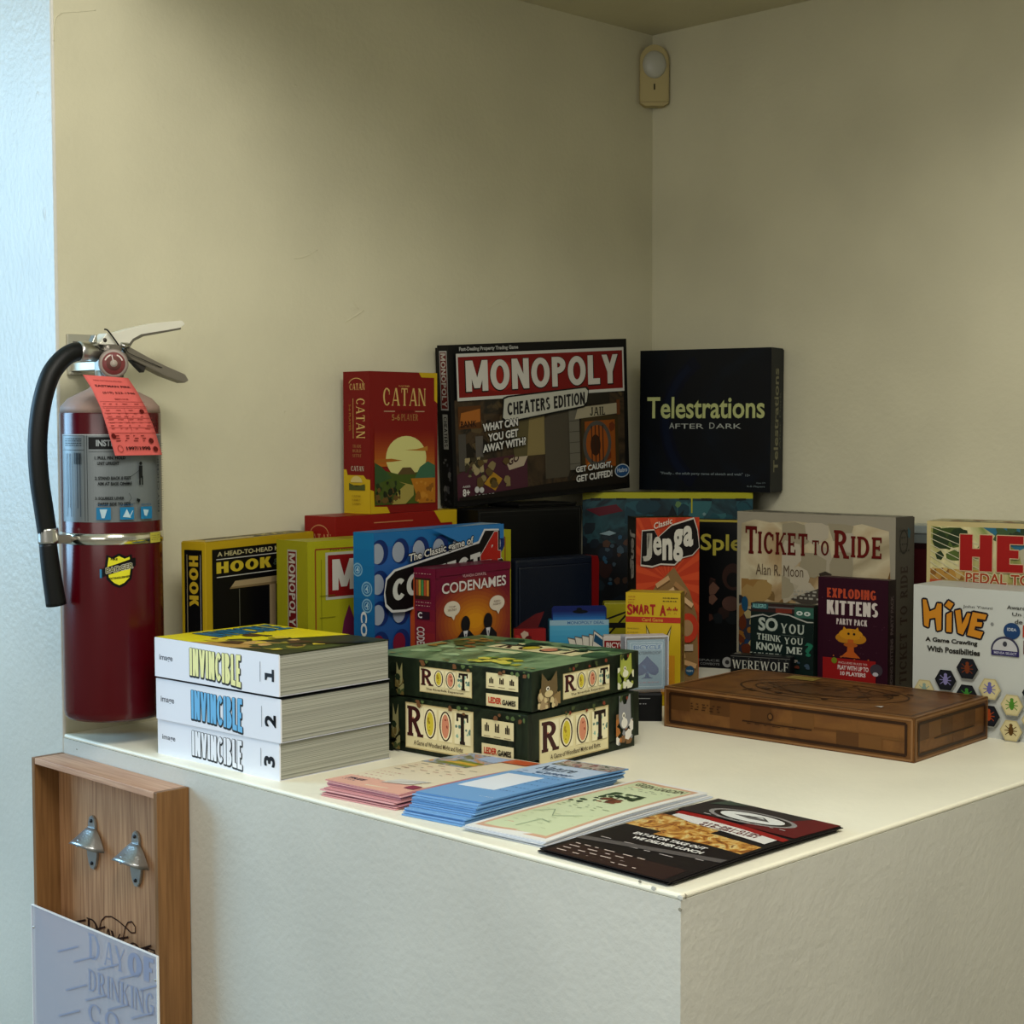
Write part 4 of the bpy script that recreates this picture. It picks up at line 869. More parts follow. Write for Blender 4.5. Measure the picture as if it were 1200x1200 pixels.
# navy zip case with a red end
nv = mat('navy_leather', '#07101f', .45, bump=.3, bscale=300, spec=.3)
nc = empty('navy_game_case', frame((.7250, -.1700, 0), -.126) @ Matrix.Translation((.09, .0175, 0)), 'dark navy soft game case with a red right end, before the black box', 'game case', 'board games on the counter')
boxo('case_body', -.09, -.0175, 0, .076, .0175, .2075, nv, nc, .004)
rd = prism('red_end', [(.062, .206), (.090, .206), (.093, .195), (.090, 0), (.075, 0)], -.0155, .0155, ink('#7d0f12'), nc, RX, .001)
boxo('front_panel', -.085, -.0195, .0, .070, -.0165, .196, nv, nc, .003)
# green sea-battle looking box under the dark sketch game
sea = artmat('deep_sea_scene', ['#0a1218', '#12262c', '#1f4248', '#0c1a20', '#27343c'], 9, .4)
g = GameBox((1.0163, -.0520, 0, -.8915, .3050, .0660, .3060), 'large teal box with a yellow top edge, under the black drawing game', kind='lid', col='#0b1216', tray='#0b1216')
F = g.front(); F.rect(0, 0, 1, .965, sea).rect(0, .965, 1, 1, '#b3b01c').poly([(0, .955), (.06, .965), (.0, .98)], '#b3b01c').rect(0, .0, .3, .7, '#0b0f14').blobs(.0, .1, .38, .82, 7, .008, .02, ['#0a0c10', '#17242b', '#2b1512', '#0d1a26'], 21)
F.poly([(.02, .90), (.2, .93), (.24, .89), (.1, .86)], '#5c1220').blobs(.25, .72, 1, .95, 10, .006, .02, ['#22505a', '#2f6468', '#183a44', '#1b4a52'], 23).blobs(.3, .7, 1, .95, 4, .003, .007, ['#5d7f4c', '#6f8f90'], 25)
F.poly([(.10, .755), (.16, .745), (.2, .76), (.16, .775)], '#8fa9b0').rect(.64, .88, .648, .97, '#b3b01c').poly([(.5, .84), (.53, .93), (.56, .86), (.6, .9), (.58, .82)], '#0c161a').blobs(.12, .45, .28, .75, 5, .004, .009, ['#3a4c58', '#4c3424', '#27506a'], 27)
F.add([rct(x, .965-.012*k, x+.06, .967) for x, k in ((.05, 1), (.2, .6), (.4, .9), (.57, .6), (.7, 1), (.9, .7))], '#101a1e').build()
T = g.top(); T.rect(0, 0, 1, .35, '#b3b01c').build()
# black drawing game
g = GameBox((1.1530, -.0700, .3075, -1.3516, .012, -.0011, .2612, .0600, .2570), 'square black drawing-game box with pale yellow title, high in the corner', kind='lid', col='#04070a', tray='#030506', split=.85)
F = g.front(); night = artmat('night_blue', ['#020406', '#03070c', '#04101c'], 6, .4)
F.rect(0, 0, 1, 1, night)
F.add(ring(.72, .48, .56, .56, .10, .10, 122, 235, 30), '#03081a').add(ring(.72, .48, .54, .54, .05, .05, 130, 225, 30), '#050f26')
F.tout('Telestrations', .06, .512, .955, .665, '#c3ca86', '#2c3c22', 'B', .0007).text('After Dark', .0, .0, .0001, .0001, '#000000')
F.text('A', .235, .44, .275, .482, '#b9bfb4', 'D').text('FTER', .283, .44, .50, .475, '#b9bfb4', 'D').text('D', .545, .44, .585, .482, '#b9bfb4', 'D').text('ARK', .595, .44, .785, .475, '#b9bfb4', 'D')
F.text('"Finally... the adult party game of sketch and wait"', .17, .108, .80, .132, '#7d8a8c').text('12+', .82, .108, .855, .124, '#7d8a8c').text('Ages 17+', .90, .058, .97, .07, '#6d7a7c').text('4-8 Players', .83, .030, .965, .046, '#6d7a7c').build()
S = g.right(.051); S.rect(0, 0, 1, 1, '#0c1418').text('Telestrations', .27, .14, .66, .86, '#8f8d6a', 'B', rot=90).text('After Dark', .72, .3, .88, .7, '#55584c', 'B', rot=90).build()
# tumbling tower game
wood_p = ['#c9a070', '#a87c4c', '#dcb888', '#7c5a34']
g = GameBox((.8900, -.2870, 0, -.665, .1065, .0720, .2745), 'tall orange-red block-stacking game box with white title', kind='lid', col='#b8341a', tray='#0c0c0d', split=.08)
F = g.front(); F.rect(0, 0, 1, 1, '#b93a1c')
for i in range(26):
    a = R(i*14); a2 = R(i*14+6); F.k -= (1 if i else 0)
    F.add([[(.5, .62), (min(max(.5+1.2*math.cos(a), 0), 1), min(max(.62+.5*math.sin(a), .3), 1)), (min(max(.5+1.2*math.cos(a2), 0), 1), min(max(.62+.5*math.sin(a2), .3), 1))]], '#cc4a24')
F.poly([(0, .42), (.3, .58), (.6, .70), (.85, .55), (.97, .40), (1, 0), (0, 0)], '#8a6a40').poly([(0, .45), (.16, .56), (.34, .52), (.2, .42)], '#7f8a4c')
for (x, y, r) in ((.42, .60, 32), (.5, .53, 30), (.7, .56, -40), (.8, .48, -38), (.6, .47, 28), (.3, .42, 25), (.5, .38, 20), (.7, .36, -30), (.35, .3, 22), (.6, .26, 20), (.8, .28, -34), (.4, .18, 15), (.66, .14, 12), (.84, .1, -20)):
    c, s_ = math.cos(R(r)), math.sin(R(r)); W_, H_ = .24, .03
    for k, (dx, col) in enumerate(((0, '#6d4c28'), (.012, wood_p[(int(x*100)) % 3]))):
        F.poly([(x+(u*c-v*s_*1.8), y+dx+(u*s_*.4+v*c)) for u, v in ((-W_/2, -H_/2), (W_/2, -H_/2), (W_/2, H_/2), (-W_/2, H_/2))], col)
F.ell(.82, .33, .16, .09, '#c23a22').ell(.80, .33, .1, .05, '#a8845c').ell(.85, .07, .07, .03, '#1c4a6a').text('Hasbro', .8, .063, .9, .077, '#b9c9d3').rect(.74, .19, .9, .23, '#b9a894')
dy_ = .02
blob = [(.07, .70), (.09, .90), (.28, .905), (.34, .86), (.55, .93), (.90, .97), (.96, .90), (.99, .80), (.88, .755), (.72, .74), (.60, .70), (.38, .705), (.25, .69)]
F.poly([(.5+(x-.5)*1.02, .84+(y-.82)*1.08) for x, y in blob], '#cfc6b8').poly([(x, y+dy_) for x, y in blob], '#100c0a')
for ch, x0, x1, y0, y1 in (('J', .10, .24, .72, .885), ('e', .265, .39, .755, .865), ('n', .41, .56, .725, .855), ('g', .58, .73, .715, .91), ('a', .74, .89, .805, .93)): F.text(ch, x0, y0+dy_, x1, y1+dy_, '#d8d5c6', 'B' if ch == 'e' else 'K', grow=.0006 if ch == 'e' else .0003)
F.text('Classic', .27, .93, .56, .968, '#e0d3c0', 'B', slope=.12).build()
S = g.left(.0720); S.rect(0, 0, 1, 1, '#0d0d0e').tout('Jenga', .3, .62, .9, .92, '#c9c6ba', '#3a1410', 'K', .001, rot=-90).blobs(.4, .1, 1, .55, 5, .004, .01, ['#6d4c28', '#3a2a18', '#8a6a40'], 5).build()
# gem card game (black)
g = GameBox((1.0900, -.2355, 0, -1.1494, .1950, .0500, .2615), 'black game box with thin gold rim and pale gold title, beside the orange box', kind='lid', col='#050607', tray='#050607')
F = g.front(); F.rect(0, .985, 1, 1, '#b3a23a').text('Splendor', .12, .76, .97, .905, '#c3b848', 'B').blobs(.2, .3, .7, .7, 5, .006, .014, ['#4a2c22', '#2c1c18', '#6a4a3c', '#141a1c'], 31).ell(.42, .62, .1, .09, '#3a221a').ell(.42, .6, .06, .05, '#0c0a0a').ell(.40, .44, .08, .05, '#5a3d34')
F.text('SPACE', .10, .045, .3, .06, '#7a7c7a').text('COWBOYS', .12, .02, .3, .036, '#7a7c7a').ell(.37, .045, .045, .035, '#a9aaa6').ell(.37, .045, .02, .015, '#333333').build()
# yellow trivia card box
g = GameBox((.7241, -.4079, 0, -1.0418, .0843, .0417, .1728), 'small bright yellow card-game box with red title and stripe', kind='carton', col='#c9a520', cat='card game', name='card_game_box')
F = g.front(); F.rect(0, 0, 1, 1, '#cfae1c').rect(0, .735, 1, .785, '#b8301a').text('Card Game', .3, .745, .68, .775, '#d8a83a', 'B')
for i, ch in enumerate('SMART'): F.text(ch, .03+.105*i, (.80, .815, .805, .815, .805)[i], .12+.105*i, .895-(i % 2)*.008, '#a82318', 'B', grow=.0005)
F.text('A', .63, .80, .73, .89, '#a82318', 'B', grow=.0005).text('*', .75, .815, .84, .88, '#a82318', 'K').text('*', .86, .815, .95, .88, '#a82318', 'K').lines(.05, .90, .18, .975, 3, .0016, '#a85a1c', 3, .3).lines(.68, .915, .96, .97, 2, .0014, '#3a3414', 4, .2)
F.poly([(.37, .72), (.40, .58), (.50, .58)], '#1c1a12').poly([(.385, .69), (.41, .58), (.47, .58)], '#d8c890').poly([(.84, .72), (.80, .58), (.70, .58)], '#1c1a12').poly([(.825, .69), (.79, .58), (.73, .58)], '#d8c890').lines(.03, .63, .25, .70, 2, .0012, '#9a8424', 4, .2).rect(.25, .1, .9, .45, '#c98a1c').build()
S = g.right(); S.rect(0, 0, 1, 1, '#9a7f1c').text('SMART A**', .3, .3, .7, .85, '#7a1c14', 'K', rot=90).build()
# yellow box with black strokes behind it
g = GameBox((.8000, -.2964, 0, -.7628, .0510, .0300, .1421), 'small yellow-green box crossed by black strokes, behind the white-topped deck', kind='carton', col='#8f8a14', cat='card game', name='card_game_box')
F = g.front(); F.line([(0, .80), (1, .93)], .003, '#0c0c0a').line([(.1, .62), (.5, .78), (1, .98)], .003, '#0c0c0a').rect(0, .71, 1, .77, '#0c0c0a').rect(.4, .55, .7, .62, '#6d6a4a').build()
# blue hanging deck
g = GameBox((.6914, -.2781, 0, -.6941, .0942, .0250, .1213), 'blue card-game packet with a hang tab and fanned cards printed on it', kind='carton', col='#2a7da8', cat='card game', name='card_game_box')
F = g.front(); F.strips(0, .6, 1, 1, '#2c8ab8', '#58a9c9', 6).rect(0, 0, 1, .6, '#3f8fae').rect(.0, .93, 1, 1, '#8fb3c4').text('MONOPOLY DEAL', .3, .945, .92, .985, '#3a6a9a', 'B')
for i in range(6):
    x = .45+.07*i; a = (i-3)*.05
    F.poly([(x, .35), (x+.13, .35), (x+.13+a, .80-.015*abs(i-3)), (x+a, .82-.015*abs(i-3))], '#5c5a54').poly([(x+.01, .36), (x+.12, .36), (x+.12+a, .785-.015*abs(i-3)), (x+.012+a, .805-.015*abs(i-3))], '#d3cfc0')
F.poly([(.68, .35), (.92, .35), (.97, .74), (.74, .87)], '#5c5a54').poly([(.695, .36), (.91, .36), (.955, .735), (.75, .85)], '#d8d5c8').poly([(.74, .72), (.93, .62), (.95, .7), (.76, .82)], '#1c4a6a').lines(.74, .5, .9, .6, 2, .001, '#a8504a', 3, .3).build()
tabm = ink('#12205c')
pts = [(-.0435, 0), (.0435, 0), (.0435, .018), (.0405, .0225), (-.0405, .0225), (-.0435, .018)]
tb = prism('hang_tab', [(x, y+.1213) for x, y in pts], 0, .0009, tabm, g.body, Matrix.Translation((0, -.0112, 0)) @ RX)
A = Art(tb, (-.0435, -.0122, .1213), (1, 0, 0), (0, 0, 1), .087, .0225, 'tab_print'); A.strips(.02, 0, .98, .7, '#2a6fb0', '#14205a', 6).ell(.52, .58, .14, .13, '#05070f').ell(.5, .75, .05, .12, '#05070f').build()
# red packet tipped behind the blue one
g = GameBox((.6380, -.2520, 0, -.70, .050, .016, .1105), 'small red packet tipped open left of the blue card packet', kind='carton', col='#6d1016', cat='card game', name='card_game_box')
F = g.front(); F.rect(0, 0, 1, 1, '#8f1c1c').blobs(.05, .5, .95, .97, 4, .004, .008, ['#b8302c', '#c9b09a', '#5a0c10'], 3).build()
prism('raised_flap', [(-.020, .1105), (.014, .1105), (.024, .136), (.010, .132), (-.012, .118)], 0, .0008, ink('#5c1418'), g.body, Matrix.Translation((0, .004, 0)) @ RX)
# deck with red face
g = GameBox((.6825, -.3990, 0, -.8004, .0454, .0190, .1090), 'card box with a white top and a red front, just behind the clear-cased deck', kind='carton', col='#c9c3ba', cat='card game', name='card_game_box')
F = g.front(); F.rect(.03, .0, .97, .93, '#7a1416').text('BICYCLE', .1, .83, .9, .905, '#d8cfc6', 'B').build()
# clear case with the blue spade deck, on a small black box
g = GameBox((.6056, -.4888, 0, -.8212, .0689, .0500, .0405), 'small black box lying under the clear-cased card deck', kind='carton', col='#0a0b0d', cat='card game', name='card_game_box')
F = g.front(); F.line([(.45, .82), (.75, .82)], .0009, '#9a9c9c').lines(.42, .6, .7, .66, 1, .0012, '#a9abab', 4, .3).ell(.44, .8, .012, .02, '#c9c9c9').build()
Fm = frame((.6150, -.5015, .0407), -.60)
dk_ = empty('playing_card_deck', Fm @ Matrix.Translation((.0325, .014, 0)), 'blue spade playing-card deck standing in a clear plastic case', 'card deck')
card = boxo('card_box', -.0285, -.0095, .004, .0285, .0095, .077, ink('#7f9fae'), dk_, .001)
A = Art(card, (-.0285, -.0095, .004), (1, 0, 0), (0, 0, 1), .057, .073, 'deck_print'); B_ = '#0f3c78'
A.rect(.05, .04, .95, .96, '#7c9fb0').border(.08, .06, .92, .94, .0006, '#c9dbe0').text('BICYCLE', .16, .80, .90, .89, '#c3d8e2', 'K', grow=.0008).text('BICYCLE', .16, .80, .90, .89, '#2d6a9c', 'K').text('WATERPROOF', .15, .70, .88, .76, '#3a5a6c', 'K')
for cx, rx, c in ((.52, .30, B_),):
    A.poly([(cx, .67), (cx-.07, .61), (cx-.22, .50), (cx-rx, .42), (cx-rx, .34), (cx-.22, .28), (cx-.1, .30), (cx-.03, .34), (cx-.06, .26), (cx-.16, .22), (cx+.16, .22), (cx+.06, .26), (cx+.03, .34), (cx+.1, .30), (cx+.22, .28), (cx+rx, .34), (cx+rx, .42), (cx+.22, .50), (cx+.07, .61)], c)
A.blobs(.4, .32, .65, .52, 4, .001, .002, ['#3a6fa4'], 3).lines(.2, .12, .85, .17, 1, .0018, '#9c8a9c', 4, .2).build()
clr = bpy.data.materials.new('clear_plastic'); clr.use_nodes = True; b_ = clr.node_tree.nodes['Principled BSDF']; b_.inputs['Base Color'].default_value = (.9, .93, .95, 1); b_.inputs['Alpha'].default_value = .13; b_.inputs['Roughness'].default_value = .1; b_.inputs['Coat Weight'].default_value = 1
boxo('clear_case', -.0325, -.0135, 0, .0325, .0135, .0817, clr, dk_, .0025)['label'] = 'clear plastic case'
for x in (-.0325, .031): boxo('case_edge', x, -.014, .0005, x+.0015, .014, .0812, mat('case_edge', '#b3b6bd', .3), dk_, .0006)
boxo('case_edge', -.032, -.014, .0803, .032, .014, .0822, MATS['case_edge'], dk_, .0007)

# ------------------------------------------------------------------ right group
sky_p = artmat('parchment_sky', ['#7a6242', '#9a8460', '#b3a88a', '#8f8468', '#a39c84'], 7, .4, dist=1)
g = GameBox((1.0547, -.3702, 0, -1.5194, .2960, .0640, .2822), 'large parchment-coloured train game box with dark red title', kind='lid', col='#8d8878', tray='#4a443c', split=.85)
F = g.front(); F.rect(0, 0, 1, 1, '#a39c88').poly([(.02, .0), (.03, .3), (.02, .62), (.03, .93), (.12, .955), (.22, .94), (.38, .955), (.5, .945), (.68, .93), (.8, .955), (.96, .92), (.975, .6), (.96, .3), (.975, 0)], sky_p)
F.blobs(.03, .35, .35, .6, 5, .01, .03, ['#9a7440', '#7d6238', '#a88a54'], 3).blobs(.6, .42, .95, .62, 5, .01, .03, ['#a8803c', '#8a6430', '#9c8654'], 5).blobs(.3, .4, .75, .95, 6, .02, .035, ['#b3aa92', '#a0967c', '#bdb49c'], 7)
F.text('T', .058, .75, .135, .915, '#5c1512', 'slab').text('ICKET', .142, .755, .465, .885, '#5c1512', 'slab').text('TO', .495, .765, .60, .85, '#5c1f18', 'slab').text('R', .63, .755, .725, .915, '#661612', 'slab').text('IDE', .735, .765, .92, .885, '#661612', 'slab')
F.text('Alan R. Moon', .13, .63, .44, .695, '#6a5844', 'D')
F.poly([(.54, .66), (.58, .675), (.62, .66), (.60, .62), (.55, .625)], '#3c342a').poly([(.36, .50), (.44, .535), (.52, .565), (.6, .60), (.6, .50), (.45, .47)], '#4a443c').lines(.38, .50, .58, .56, 3, .003, '#a9a698', 4, .3).poly([(.36, .40), (.44, .44), (.52, .47), (.6, .50), (.6, .40), (.45, .37)], '#4a443c').lines(.38, .41, .58, .47, 3, .003, '#a9a698', 4, .3).ell(.45, .42, .012, .012, '#1c1c1a')
F.rect(.02, .0, .12, .42, '#2c2f3c').blobs(.02, .05, .14, .5, 6, .006, .014, ['#1c3a5c', '#8a5c24', '#2a2a30', '#a89a6c', '#5c2a18'], 9).ell(.06, .45, .022, .045, '#1c4a6a').poly([(.9, .3), (.975, .3), (.975, .7), (.93, .55)], '#7c5c34').build()
S = g.right(); S.rect(0, 0, .87, 1, '#4d483f').text('TICKET TO RIDE', .26, .06, .62, .72, '#2c1614', 'slab', rot=90).add(ring(.4, .86, .22, .07, .05, .012), '#26221e').lines(.2, .79, .7, .94, 4, .003, '#26221e', 3, .3).blobs(.6, .82, .85, .95, 3, .003, .007, ['#2f5a66'], 3).build()
T = g.top(); T.rect(0, 0, 1, .8, '#7d7a6c').blobs(0, .0, 1, .8, 12, .004, .012, ['#4a4640', '#a39e8c', '#5c564a'], 6).build()
# kitten party game
g = GameBox((.9500, -.6039, 0, -1.4594, .1165, .0269, .1940), 'dark maroon party-game box with a yellow mushroom-cloud picture', kind='lid', col='#2c0a1a', tray='#1c0810', split=.9, cat='card game', name='card_game_box')
F = g.front(.8); F.rect(0, -.25, 1, 1, '#2e0b1b').text('EXPLODING', .13, .80, .83, .895, '#b8482c', 'cond').text('KITTENS.', .13, .635, .86, .775, '#d8cfc4', 'cond', slope=-.0).text('PARTY PACK', .27, .54, .71, .60, '#cfc3bb', 'cond')
F.ell(.38, .41, .12, .05, '#b87a1c').ell(.58, .41, .12, .05, '#b87a1c').ell(.48, .45, .17, .055, '#c98a1c').poly([(.36, .48), (.38, .525), (.43, .49)], '#c98a1c').poly([(.6, .48), (.58, .525), (.53, .49)], '#c98a1c').poly([(.44, .40), (.52, .40), (.53, .28), (.62, .22), (.34, .22), (.43, .28)], '#b8561c').ell(.48, .345, .1, .022, '#a8561c').ell(.45, .455, .018, .012, '#1c1410').ell(.53, .455, .018, .012, '#1c1410')
F.rect(.08, -.15, .84, .205, '#8f1616').text('INCLUDES RULES TO', .31, .155, .72, .175, '#c9a8a0', 'B').text('PLAY WITH UP TO', .3, .095, .74, .14, '#d8c9c4', 'K').text('10 PLAYERS', .34, .04, .70, .08, '#d8c9c4', 'K').ell(.25, .18, .04, .03, '#6d7a1c').ell(.85, .12, .09, .06, '#3c343c').ell(.84, .08, .04, .02, '#b9b3b9').blobs(.2, .2, .8, .235, 7, .001, .0025, ['#a85a2c'], 3)
rr = random.Random(3); F.add([[(x, y), (x+.02, y+.006), (x+.01, y+.012)] for x, y in [(rr.uniform(.05, .95), rr.uniform(.22, .9)) for _ in range(26)]], '#54303c').build()
S = g.right(); S.rect(0, 0, 1, 1, '#1d0a12').text('EXPLODING KITTENS  PARTY PACK', .3, .04, .66, .88, '#6a5c5c', 'K', rot=90).build()
# party question game
g = GameBox((.9150, -.5023, 0, -1.3479, .1045, .0221, .1489), 'small dark green box with pale hand-drawn question lettering and torn-paper edge', kind='carton', col='#0c1c18', cat='card game', name='card_game_box')
F = g.front(.66); F.rect(0, -.5, 1, 1, '#0b1d19').rect(0, .86, 1, 1, '#2c1c1a').rect(0, .93, .75, .955, '#5c5a58').rect(.02, .905, .28, .995, '#1c4a50').text('ALLEGRO', .03, .92, .25, .985, '#7fb3ae', 'K').rect(.4, .86, .66, .93, '#6d2a1c').rect(.7, .80, 1, .97, '#2f5c4c').ell(.78, .875, .05, .035, '#c3cfc6').ell(.9, .87, .05, .035, '#c3cfc6').ell(.78, .875, .02, .014, '#2f5c4c').ell(.9, .87, .02, .014, '#2f5c4c').rect(0, .0, .05, .6, '#0c1c18')
F.poly([(0, .78), (.06, .80), (.2, .83), (.3, .80), (.45, .86), (.62, .845), (.75, .80), (.9, .75), (1, .75), (1, .5), (0, .5)], '#a8aaa0').poly([(0, .755), (.08, .78), (.2, .81), (.3, .785), (.45, .84), (.62, .825), (.75, .775), (.9, .73), (1, .735), (1, 0), (0, 0)], '#0a1b18')
F.tout('SO', .13, .56, .44, .775, '#a9b3a6', '#3a4c46', 'K', .0006).tout('YOU', .49, .545, .86, .70, '#a9b3a6', '#2c3c38', 'slab', .0004, slope=-.02).line([(.5, .515), (.86, .5)], .0006, '#6d7a72')
F.text('THINK', .11, .42, .49, .52, '#b3bcae', 'slab', slope=-.06).text('YOU', .55, .375, .84, .48, '#b3bcae', 'slab').text('KNOW', .10, .255, .52, .38, '#b3bcae', 'K', slope=-.05).text('ME', .58, .225, .83, .335, '#b3bcae', 'slab').text('?', .87, .2, 1.0, .42, '#1f6a50', 'K').lines(.0, .19, .5, .215, 1, .0016, '#a9b3a6', 3, .2).blobs(.5, .0, .95, .15, 5, .003, .007, ['#5c2a1c', '#3a4c5c', '#8a8278'], 3).build()
# werewolf card box
g = GameBox((.8650, -.5007, 0, -1.2478, .0953, .0240, .0721), 'low black card-game box with one line of pale capitals, behind the brown box', kind='carton', col='#0b0d0e', cat='card game', name='card_game_box')
F = g.front(); F.line([(0, .965), (1, .965)], .001, '#5c5c56').text('WEREWOLF', .03, .70, .97, .885, '#b3b3a6', 'serif')
F.add([[(x, .92), (x+.012, .945), (x+.024, .92)] for x in (.04, .3, .5, .64, .8, .92)], '#5c5c56').build()
g.top().line([(.02, .1), (.98, .1)], .0012, '#4a4a46').rect(.03, .3, .14, .6, '#8a8a84').build()
# dark red box by the wall
g = GameBox((1.2067, -.6021, 0, -1.4602, .0900, .0500, .2477), 'narrow dark red and black box between the train and racing games', kind='lid', col='#1a0a0c', tray='#140809')
F = g.front(); F.rect(0, 0, 1, .93, '#200c0e').rect(.1, .1, .6, .9, '#3c0f14').rect(0, .94, 1, 1, '#6d7472').build()
o = boxo('clear_lid', g.a-.003, g.b-.003, .2480, -g.a+.003, -g.b, .262, mat('grey_plastic_lid', '#7f8784', .3), g.root, .002)
# racing game
race = artmat('racing_blur', ['#4c5c2a', '#8c8a4c', '#c3b98a', '#6a7a3c', '#a89a5c'], 6, .4, (1, 1, .35), 2)
g = GameBox((.9860, -.7700, 0, -1.3721, .2980, .0700, .2850), 'colourful racing game box with big red capitals, behind the white box', kind='lid', col='#b8a870', tray='#a89a68', split=.9)
F = g.front(); F.rect(0, 0, 1, 1, '#c9b980').rect(.02, .0, .98, .975, race).poly([(.28, .975), (.98, .975), (.98, .7), (.7, .80), (.45, .86)], '#2f6c84').poly([(.45, .86), (.58, .93), (.62, .85), (.7, .9), (.98, .7), (.98, .5), (.5, .7)], '#b9b394')
F.blobs(.03, .8, .32, .97, 5, .008, .02, ['#3a4c1c', '#54662c', '#26361a'], 3).blobs(.3, .90, .6, .975, 5, .006, .015, ['#2c3c24', '#3f5a34'], 4).rect(.02, .70, .30, .755, '#b88a3c').blobs(.02, .70, .3, .76, 7, .003, .007, ['#8a5c24', '#c9a860'], 8)
for a in range(10): F.line([(.02, .97-.03*a), (.34, .86-.045*a)], .0009, '#d8d3b0')
F.rect(.02, .0, .98, .70, '#a8945c').blobs(.02, .4, .98, .70, 8, .01, .03, ['#8a6a34', '#b8502c', '#c9b070'], 9)
F.tout('HEAT', .17, .752, .86, .937, '#a3150f', '#d3b48a', 'fat', .0012).text('PEDAL TO THE METAL', .20, .688, .90, .742, '#e0d3a8', 'B', grow=.0012).text('PEDAL TO THE METAL', .20, .688, .90, .742, '#a8401c', 'B').build()
T = g.top(); T.rect(.0, 0, 1, 1, '#b3a878').rect(.1, .1, .9, .9, '#8a8458').blobs(.1, .1, .9, .9, 8, .01, .02, ['#6a6a44', '#c3b98a', '#8a5c34'], 5).build()
# white insect tile game
g = GameBox((.8640, -.8216, 0, -1.5213, .2600, .0880, .2031), 'white game box with black and cream hexagon insect tiles, at the right edge', kind='lid', col='#c9ccc3', tray='#c3c6bd', split=.9)
F = g.front(); F.rect(0, 0, 1, 1, '#cdd0c8')
O_ = '#d08a24'; N_ = '#17121c'
def blk(polys):
    F.add([[(x+g_*math.cos(k), y+g_*1.28*math.sin(k)) for x, y in p] for p in polys for k in [j*.785 for j in range(8)] for g_ in (.010,)], N_); F.add(polys, O_)
blk([[(.065, .72), (.055, .90), (.075, .90), (.095, .82), (.13, .84), (.14, .88), (.165, .88), (.165, .70), (.14, .69), (.13, .78), (.095, .77), (.09, .71)]])
blk([[(.195, .69), (.195, .81), (.225, .83), (.225, .69)], [(.185, .87), (.205, .905), (.235, .885), (.215, .845)]])
blk([[(.245, .84), (.275, .85), (.285, .75), (.315, .83), (.345, .83), (.29, .68), (.262, .69)]])
blk([[(.315, .68), (.345, .84), (.425, .83), (.415, .795), (.37, .80), (.37, .775), (.40, .775), (.395, .745), (.36, .745), (.355, .72), (.405, .71), (.39, .665)]])
F.text('John Yianni', .29, .86, .455, .885, '#3a3c38', 'D').ell(.455, .77, .009, .012, '#8a8c88').text('A Game Crawling', .075, .605, .375, .645, '#26241f', 'K').text('With Possibilities', .085, .545, .39, .585, '#26241f', 'K')
for i, t in enumerate(('Award Winning Game', 'Un jeu award', 'de monde')): F.text(t, (.535, .565, .58)[i], .875-.045*i, (.88, .80, .76)[i], .905-.045*i, '#4a4a44', 'B')
F.ell(.565, .735, .046, .055, '#1f3f6c').text('IDEA', .54, .735, .59, .755, '#c9d0d6').rect(.625, .70, .76, .78, '#b83a1c').text('GAME', .65, .725, .73, .755, '#d8a07c').rect(.63, .59, .76, .68, '#5c1c1c').text('TOP', .66, .61, .73, .66, '#c9b0a8', 'K')
F.ell(.53, .60, .078, .095, '#3c3c54', a0=0, a1=180).ell(.53, .60, .068, .08, '#c3c3c3', a0=0, a1=180).rect(.455, .565, .608, .60, '#2f2a5c').text('MENSA SELECT', .47, .575, .595, .592, '#b9b9c9').ell(.53, .645, .012, .018, '#3c3c44')
def hexa(cx, cy, c, bug):
    r = .062; H_ = [(cx+r*math.cos(R(60*k)), cy+r*1.28*math.sin(R(60*k))) for k in range(6)]
    F.poly([(x+.004, y-.006) for x, y in H_], '#8d8e84').poly(H_, c).poly([(cx+(x-cx)*.88, cy+(y-cy)*.88) for x, y in H_], '#d8cc98' if c != '#14161a' else '#1c1f24')
    F.ell(cx, cy, .014, .034, bug, 12).ell(cx, cy+.036, .01, .012, bug, 10)
    F.line([(cx-.03, cy+.03), (cx+.03, cy-.03)], .0011, bug).line([(cx-.03, cy-.03), (cx+.03, cy+.03)], .0011, bug).line([(cx-.034, cy), (cx+.034, cy)], .0011, bug)
Kk, Cc = '#14161a', '#c3b684'
for cx, cy, c, b in ((.075, .275, Cc, '#8fa99a'), (.20, .36, Kk, '#8c86b8'), (.325, .455, Kk, '#7a3a1c'), (.325, .275, Kk, '#3f8a34'), (.455, .335, Cc, '#6a68a8'), (.58, .245, Cc, '#4f8a2c'), (.455, .155, Kk, '#a8451c'), (.58, .075, Cc, '#5c4018'), (.70, .34, Kk, '#3a4a8a'), (.70, .16, Cc, '#b88a1c'), (.2, .18, Cc, '#8fa99a'), (.83, .25, Kk, '#7a3a1c'), (.83, .07, Cc, '#4f8a2c'), (.7, -.5, Cc, '#4f8a2c')):
    if cy > 0: hexa(cx, cy, c, b)
F.build()
